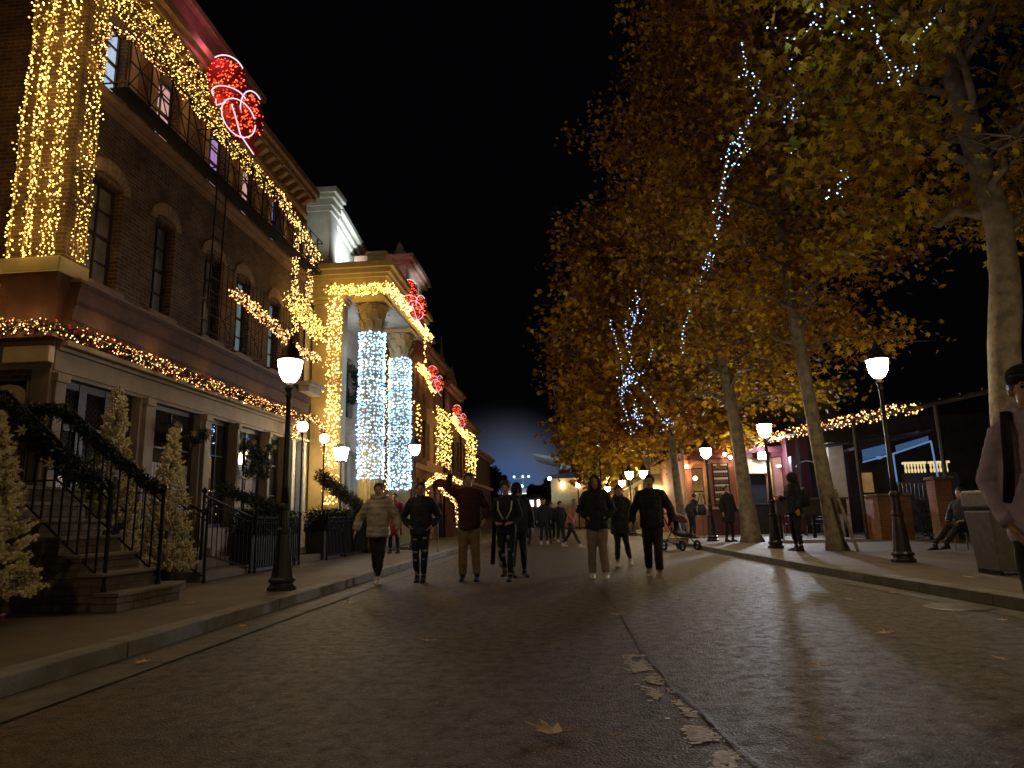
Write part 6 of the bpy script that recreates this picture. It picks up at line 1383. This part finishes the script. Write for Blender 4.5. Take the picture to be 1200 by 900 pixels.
def straps(t, hd, sh, hips, Lg, S_):
    m = MB()
    for s in (-1, 1): m.loft([sh + V((.13 * s, -.10, -.02)), sh + V((.12 * s, -.15, -.18)), V((.03 * s, -.17, 1.08))], [(.014, .006)] * 3, n=6)
    m.build('chest_straps', M['whitec'], t, True)
    m = MB()
    for s in (-1, 1):
        kn = V(Lg[s][0])
        for _ in range(5): m = MB(); m.ball(kn + V((rnd.uniform(-.04, .04), -.05, rnd.uniform(-.3, .32))), .034, 7, 5, (1, .5, rnd.uniform(.4, 1.2))); m.build('pale_patch', M['ripped'], t, True)
    m = MB(); P = [(-.17 - .006 * i, .02 + .03 * math.sin(i * 1.5), 0) for i in range(14)]
    for (xa, ya, _), (xb, yb, _) in zip(P, P[1:]): m.add([(xa - .02, ya, .98), (xb - .02, yb, .98), (xb - .07, yb * 1.6, .28), (xa - .07, ya * 1.6, .28)], [(0, 1, 2, 3)])
    c_ = m.build('hanging_coat', M['darkred'], t, True)
    m = MB(); m.tube([V((.24, .05, .62)), V((.36, .0, .40))], .012, 6); m.build('scabbard', M['rubber'], t)
person('person in a dark costume with pale chest straps, patched trousers, dark red coat hanging', (-1.12, 12.05, 0), R(-6), 1.66, 1.0, arms={-1: ((-.26, .0, 1.14), (-.16, -.16, 1.02), (.8, -.4, -.2)), 1: ((.26, .0, 1.14), (.14, -.18, 1.02), (-.8, -.4, -.2))}, legs=walkB, top='black', bot='black', shoe='black', hair=('hairdk', 'curly'), extra={'post': straps}, group=W_)
person('hooded figure in black half hidden behind the costumed person', (-.98, 12.7, 0), R(20), 1.66, 1.05, legs=stand, top='black', bot='black', shoe='black', hair=('black', 'hooded'), puff=.05, extra={'hood': 1}, group=W_)
person('long-haired woman in a black sweatshirt and grey beige trousers, hands in her front pocket', (.44, 12.15, 0), R(-4), 1.74, 1.0, arms=ctr, legs=L((-.10, -.04, .50), (-.11, -.02, .09), (.09, -.08, .52), (.13, -.16, .09)), top='black', bot='greyp', shoe='whitec', hair=('hairdk', 'long'), puff=.045, extra={'hood': 1}, group=W_)
def strap1(t, hd, sh, hips, Lg, S_):
    m = MB(); m.loft([sh + V((.09, -.10, .02)), sh + V((.05, -.19, -.2)), V((-.13, -.20, 1.0))], [(.012, .006)] * 3, n=6); m.build('bag_strap', M['maroonc'], t, True)
person('woman in a long black coat with a bag strap, black leggings and white trainers', (1.02, 14.75, 0), R(3), 1.66, .95, arms={-1: ((-.30, .03, 1.12), (-.30, -.05, .88), (0, -.1, -1)), 1: ((.30, .03, 1.12), (.22, -.12, .95), (-.5, -.4, -.6))}, legs=L((-.08, -.06, .50), (-.10, .0, .09), (.10, -.12, .52), (.17, -.06, .12)), top='black', bot='black', shoe='whitec', hair=('hairdk', 'tied'), coat=.13, puff=.035, extra={'post': strap1, 'hood': 1}, group=W_)
person('man in a loose black jacket and wide black trousers striding, head turned aside', (1.42, 12.45, 0), R(-14), 1.73, 1.12, arms={-1: ((-.33, .06, 1.14), (-.36, -.06, .92), (-.1, -.2, -1)), 1: ((.33, .06, 1.14), (.35, .0, .90), (.1, -.1, -1))}, legs=L((-.10, -.02, .50), (-.12, .16, .12), (.09, -.12, .52), (.10, -.14, .09)), top='black', bot='black', shoe='greyp', hair=('hairdk', 'short'), puff=.05, fat=1.08, extra={'loose': 1}, group=W_)
G_ = 'people farther up the street'
person('fair-haired woman in a coral top leaning forward in a wide stride', (-.02, 23.9, 0), R(60), 1.62, .92, lean=(.05, -.18), legs=L((-.12, -.22, .52), (-.14, -.44, .10), (.10, .14, .50), (.12, .42, .13)), arms={-1: ((-.26, -.1, 1.12), (-.2, -.25, .95), (0, -.5, -1)), 1: ((.26, -.05, 1.12), (.25, -.1, .9), (0, 0, -1))}, top='pinkc', bot='black', shoe='whitec', hair=('hairlt', 'long'), group=G_, vox=.018)
fg = [(-2.15, 28.5, 1.72, 'black', 'navy', 'hairdk', 'short', 'leftmost far walker in dark blue, seen past the hooded figure'),
      (-1.72, 28.3, 1.64, 'black', 'black', 'hairlt', 'long', 'fair-haired far walker in black'),
      (-1.08, 27.5, 1.76, 'black', 'black', 'hairdk', 'short', 'tall far walker in black with pale shoes'),
      (-.80, 28.6, 1.62, 'black', 'navy', 'hairdk', 'tied', 'far walker just right of the tall one, in dark blue'),
      (-.42, 27.9, 1.62, 'black', 'black', 'hairdk', 'curly', 'far walker in black with curly hair, left of the striding woman'),
      (-.55, 34.0, 1.75, 'black', 'black', 'hairdk', 'short', 'farther head rising behind the group of far walkers'),
      (-2.6, 34.0, 1.7, 'navy', 'black', 'hairdk', 'short', 'very small far walker left of the group')]
for i, (x, y, h, bt, tp, hm, hs, lab) in enumerate(fg):
    person(lab, (x, y, 0), rnd.uniform(-.4, .4), h, rnd.uniform(.9, 1.05), legs=(walkA, walkB, stand)[i % 3], top=tp, bot=bt, shoe='whitec' if i % 2 == 0 else 'black', hair=(hm, hs), puff=.03, group=G_, vox=.02)
def backpack(t, hd, sh, hips, Lg, S_):
    m = MB(); m.ball(V((0, .25, 1.20)), .19, 14, 10, (.85, .62, 1.25)); m.ball(V((0, .33, 1.08)), .10, 10, 8, (1, .6, 1)); remesh('backpack', m, M['black'], t, .014, .01)
    m = MB()
    for s in (-1, 1): m.loft([sh + V((.12 * s, .10, .03)), sh + V((.12 * s, -.08, .05)), sh + V((.13 * s, -.15, -.1)), V((.14 * s, -.05, 1.1))], [(.022, .008)] * 4, n=6)
    m.build('backpack_strap', M['black'], t, True)
person('man in black with a backpack standing side-on by the second lamp post', (5.30, 17.0, .12), R(-78), 1.80, 1.05, legs=stand, arms={-1: ((-.24, -.06, 1.14), (-.18, -.26, 1.22), (0, -1, .2)), 1: ((.27, .02, 1.14), (.27, -.06, .92), (0, -.1, -1))}, top='black', bot='black', shoe='black', hair=('black', 'hooded'), puff=.04, extra={'post': backpack, 'hood': 1})
person('red-coated figure standing on the left pavement behind the woman in the beige jacket', (-5.15, 20.0, .128), R(0), 1.72, 1.0, legs=stand, top='redc', bot='black', shoe='black', hair=('hairdk', 'short'), coat=.3, puff=.05, vox=.018)
person('dark figure standing half behind the thick leaning trunk by the salmon shop', (5.05, 22.9, .12), R(30), 1.78, 1.0, legs=stand, top='black', bot='black', shoe='black', hair=('hairdk', 'short'), puff=.05, coat=.2, vox=.018)
person('person in dark clothes bending by the shop door left of the third lamp post', (4.55, 26.8, .12), R(120), 1.66, 1.0, lean=(0, -.22), legs=stand, top='navy', bot='black', shoe='black', hair=('hairdk', 'short'), puff=.04, vox=.018)
# seated man on the terrace
seat_l = L((-.12, -.42, .50), (-.16, -.80, .13), (.10, -.40, .52), (.14, -.86, .16))
person('man in a dark blue jacket sitting on a terrace chair with legs stretched out', (8.35, 15.6, .12), R(-62), 1.75, 1.05, legs=seat_l, arms={-1: ((-.27, -.05, .74), (-.16, -.28, .62), (.3, -.8, 0)), 1: ((.27, -.05, .74), (.16, -.28, .62), (-.3, -.8, 0))}, sit=.44, top='navy', bot='black', shoe='black', hair=('hairdk', 'short'), puff=.03, vox=.018)
cs = copy_tree(ch, (8.42, 15.62, .12), R(-62), 'cafe chair carrying the seated man')
# near man at the right edge
def nearpost(t, hd, sh, hips, Lg, S_):
    m = MB()
    for s in (-1, 1): m.loft([sh + V((.10 * s, .12, .06)), sh + V((.115 * s, -.03, .085)), sh + V((.135 * s, -.15, -.04)), sh + V((.15 * s, -.17, -.22)), sh + V((.17 * s, -.08, -.40))], [(.026, .006)] * 5, n=8)
    m.build('backpack_strap', M['black'], t, True)
    m = MB(); m.ball(V((0, .26, 1.2)), .19, 14, 10, (.85, .6, 1.2)); remesh('backpack', m, M['black'], t, .012)
    m = MB()
    s0, e, wr = S_[-1]; d = (wr - e).normalized(); m.loft([wr - d * .05, wr + d * .005], [.050, .044], side=(0, 1, .3)); m.build('cuff', M['hoodie'], t, True)
person('young man in a mauve hooded top, black cap and backpack straps at the right edge', (2.58, 4.0, 0), R(-26), 1.80, .84, arms={-1: ((-.225, .06, 1.14), (-.175, -.05, .92), (.35, -.1, -.9)), 1: ((.33, .06, 1.13), (.22, -.10, .96), (-.6, -.3, -.7))}, legs=stand, top='hoodie', bot='black', shoe='black', hair=('hairdk', 'cap'), puff=.012, fold=1.0, extra={'hood': 1, 'post': nearpost}, vox=.009, group=None)
# shoulder bag hanging by the shop
t = thing('shoulder_bag', 'black shoulder bag hung on a pale stand before the salmon shop door', 'bag', (4.85, 26.2, .12))
m = MB(); m.loft([(4.85, 26.2, .98), (4.85, 26.2, 1.0), (4.85, 26.2, 1.2), (4.85, 26.2, 1.36)], [(.10, .05), (.16, .08), (.17, .08), (.12, .03)]); m.build('bag_body', M['black'], t, True)
m = MB(); m.tube([(4.7, 26.2, 1.35), (4.8, 26.2, 1.75), (4.9, 26.2, 1.75), (5.0, 26.2, 1.35)], .015, 6); m.build('strap', M['black'], t); m = MB(); m.tube([(4.85, 26.25, .12), (4.85, 26.25, 1.72)], .02, 6); m.build('stand_pole', M['metalgrey'], t)
# pushchair
t = thing('pushchair', 'dark pushchair with a maroon hood and cream basket beside the man in black', 'pushchair', (0, 0, 0))
m = MB()
for s in (-1, 1):
    m.tube([(.24 * s, .45, 1.05), (.24 * s, .15, .62), (.24 * s, -.42, .14)], .016, 6); m.tube([(.24 * s, -.02, .62), (.26 * s, .40, .14)], .016, 6)
m.tube([(-.24, .45, 1.05), (.24, .45, 1.05)], .02, 6); m.tube([(-.26, -.42, .14), (.26, -.42, .14)], .012, 6); m.tube([(-.26, .40, .14), (.26, .40, .14)], .012, 6); m.build('frame', M['iron'], t)
for x, y in ((-.27, -.42), (.27, -.42), (-.28, .4), (.28, .4)):
    m = MB(); P = [(x, y + .12 * math.cos(a * math.pi / 8), .14 + .12 * math.sin(a * math.pi / 8)) for a in range(17)]; m.tube(P, .034, 8, False); w_ = m.build('wheel', M['rubber'], t, True)
    m = MB(); m.tube([(x - .015, y, .14), (x + .015, y, .14)], .05, 10)
    for a in range(5): m.tube([(x, y, .14), (x, y + .11 * math.cos(a * 1.257), .14 + .11 * math.sin(a * 1.257))], .008, 4)
    m.build('hub', M['steel'], w_)
m = MB(); m.loft([(0, -.36, .42), (0, -.10, .45), (0, .12, .55), (0, .22, .88)], [(.20, .05), (.21, .07), (.20, .06), (.18, .04)]); m.build('seat', M['black'], t, True)
m = MB(); m.loft([(0, -.16, .80), (0, -.06, .90), (0, .08, .94), (0, .22, .86), (0, .28, .70)], [(.20, .02), (.22, .09), (.22, .12), (.21, .10), (.19, .03)]); m.build('hood', M['darkred'], t, True)
m = MB(); m.box(-.18, .18, -.2, .32, .2, .36); m.build('basket', M['cream'], t, bevel=.04)
t.location = (3.15, 20.8, 0); t.rotation_euler.z = R(30)

# ================================================================== SKY, CAMERA, RENDER
w = bpy.data.worlds.new('World'); scn.world = w; w.use_nodes = True; nt = w.node_tree; nt.nodes.clear()
out = nt.nodes.new('ShaderNodeOutputWorld'); bg = nt.nodes.new('ShaderNodeBackground'); bg2 = nt.nodes.new('ShaderNodeBackground'); add = nt.nodes.new('ShaderNodeAddShader')
sky = nt.nodes.new('ShaderNodeTexSky'); sky.sky_type = 'NISHITA'; sky.sun_disc = False; sky.sun_elevation = R(-4); sky.sun_rotation = R(200); nt.links.new(sky.outputs[0], bg.inputs[0]); bg.inputs[1].default_value = .004
tc = nt.nodes.new('ShaderNodeTexCoord')
def vm(op, a, b_=None):
    n_ = nt.nodes.new('ShaderNodeVectorMath'); n_.operation = op; nt.links.new(a, n_.inputs[0])
    if b_ is not None: n_.inputs[1].default_value = b_
    return n_
gd = Vector((-.095, 1, .03)).normalized()          # city glow behind the end of the street
nz = nt.nodes.new('ShaderNodeTexNoise'); nz.inputs['Scale'].default_value = 5; nz.inputs['Detail'].default_value = 4; nt.links.new(tc.outputs['Generated'], nz.inputs['Vector'])
dt = vm('DOT_PRODUCT', tc.outputs['Generated'], gd)
mr = nt.nodes.new('ShaderNodeMapRange'); mr.inputs[1].default_value = .989; mr.inputs[2].default_value = .9997; nt.links.new(dt.outputs['Value'], mr.inputs[0])
pw = nt.nodes.new('ShaderNodeMath'); pw.operation = 'POWER'; nt.links.new(mr.outputs[0], pw.inputs[0]); pw.inputs[1].default_value = 3.0
ml = nt.nodes.new('ShaderNodeMath'); ml.operation = 'MULTIPLY'; nt.links.new(pw.outputs[0], ml.inputs[0]); nt.links.new(nz.outputs['Fac'], ml.inputs[1])
m2 = nt.nodes.new('ShaderNodeMath'); m2.operation = 'MULTIPLY_ADD'; nt.links.new(ml.outputs[0], m2.inputs[0]); m2.inputs[1].default_value = .50; m2.inputs[2].default_value = .0014
bg2.inputs[0].default_value = (.17, .33, .72, 1)
sx = nt.nodes.new('ShaderNodeMix'); sx.data_type = 'RGBA'; nt.links.new(pw.outputs[0], sx.inputs[0]); sx.inputs[6].default_value = (.55, .60, .85, 1); sx.inputs[7].default_value = (.13, .30, .78, 1); nt.links.new(sx.outputs[2], bg2.inputs[0])
nt.links.new(m2.outputs[0], bg2.inputs[1]); nt.links.new(bg.outputs[0], add.inputs[0]); nt.links.new(bg2.outputs[0], add.inputs[1]); nt.links.new(add.outputs[0], out.inputs[0])
light('moonlight', 'SUN', (0, 0, 30), .004, (.6, .7, 1), rot=(R(40), 0, R(30)), angle=R(5))

cam = bpy.data.cameras.new('camera'); co = bpy.data.objects.new('camera', cam); COL.objects.link(co); scn.camera = co
yaw, pit, rol = R(4.5531), R(11.0862), R(1.5)
f = Vector((-math.sin(yaw) * math.cos(pit), math.cos(yaw) * math.cos(pit), math.sin(pit))); r0 = Vector((math.cos(yaw), math.sin(yaw), 0)); u0 = r0.cross(f)
r = r0 * math.cos(rol) - u0 * math.sin(rol); u = u0 * math.cos(rol) + r0 * math.sin(rol)
co.matrix_world = Matrix(((r.x, u.x, -f.x, 0), (r.y, u.y, -f.y, 0), (r.z, u.z, -f.z, 1.05), (0, 0, 0, 1)))
cam.sensor_width = 36; cam.lens = 24; cam.clip_end = 2000; cam.clip_start = .05
cam.dof.use_dof = True; cam.dof.focus_distance = 6.0; cam.dof.aperture_fstop = 7.0
vs_ = scn.view_settings; vs_.view_transform = 'Standard'; vs_.look = 'None'; vs_.exposure = EXPO; vs_.gamma = 1
scn.render.engine = 'CYCLES'; cy = scn.cycles; cy.use_denoising = True; cy.max_bounces = 5; cy.diffuse_bounces = 2; cy.glossy_bounces = 3; cy.transmission_bounces = 2; cy.transparent_max_bounces = 4
cy.sample_clamp_indirect = 2.0; cy.use_light_tree = True; cy.caustics_reflective = False; cy.caustics_refractive = False
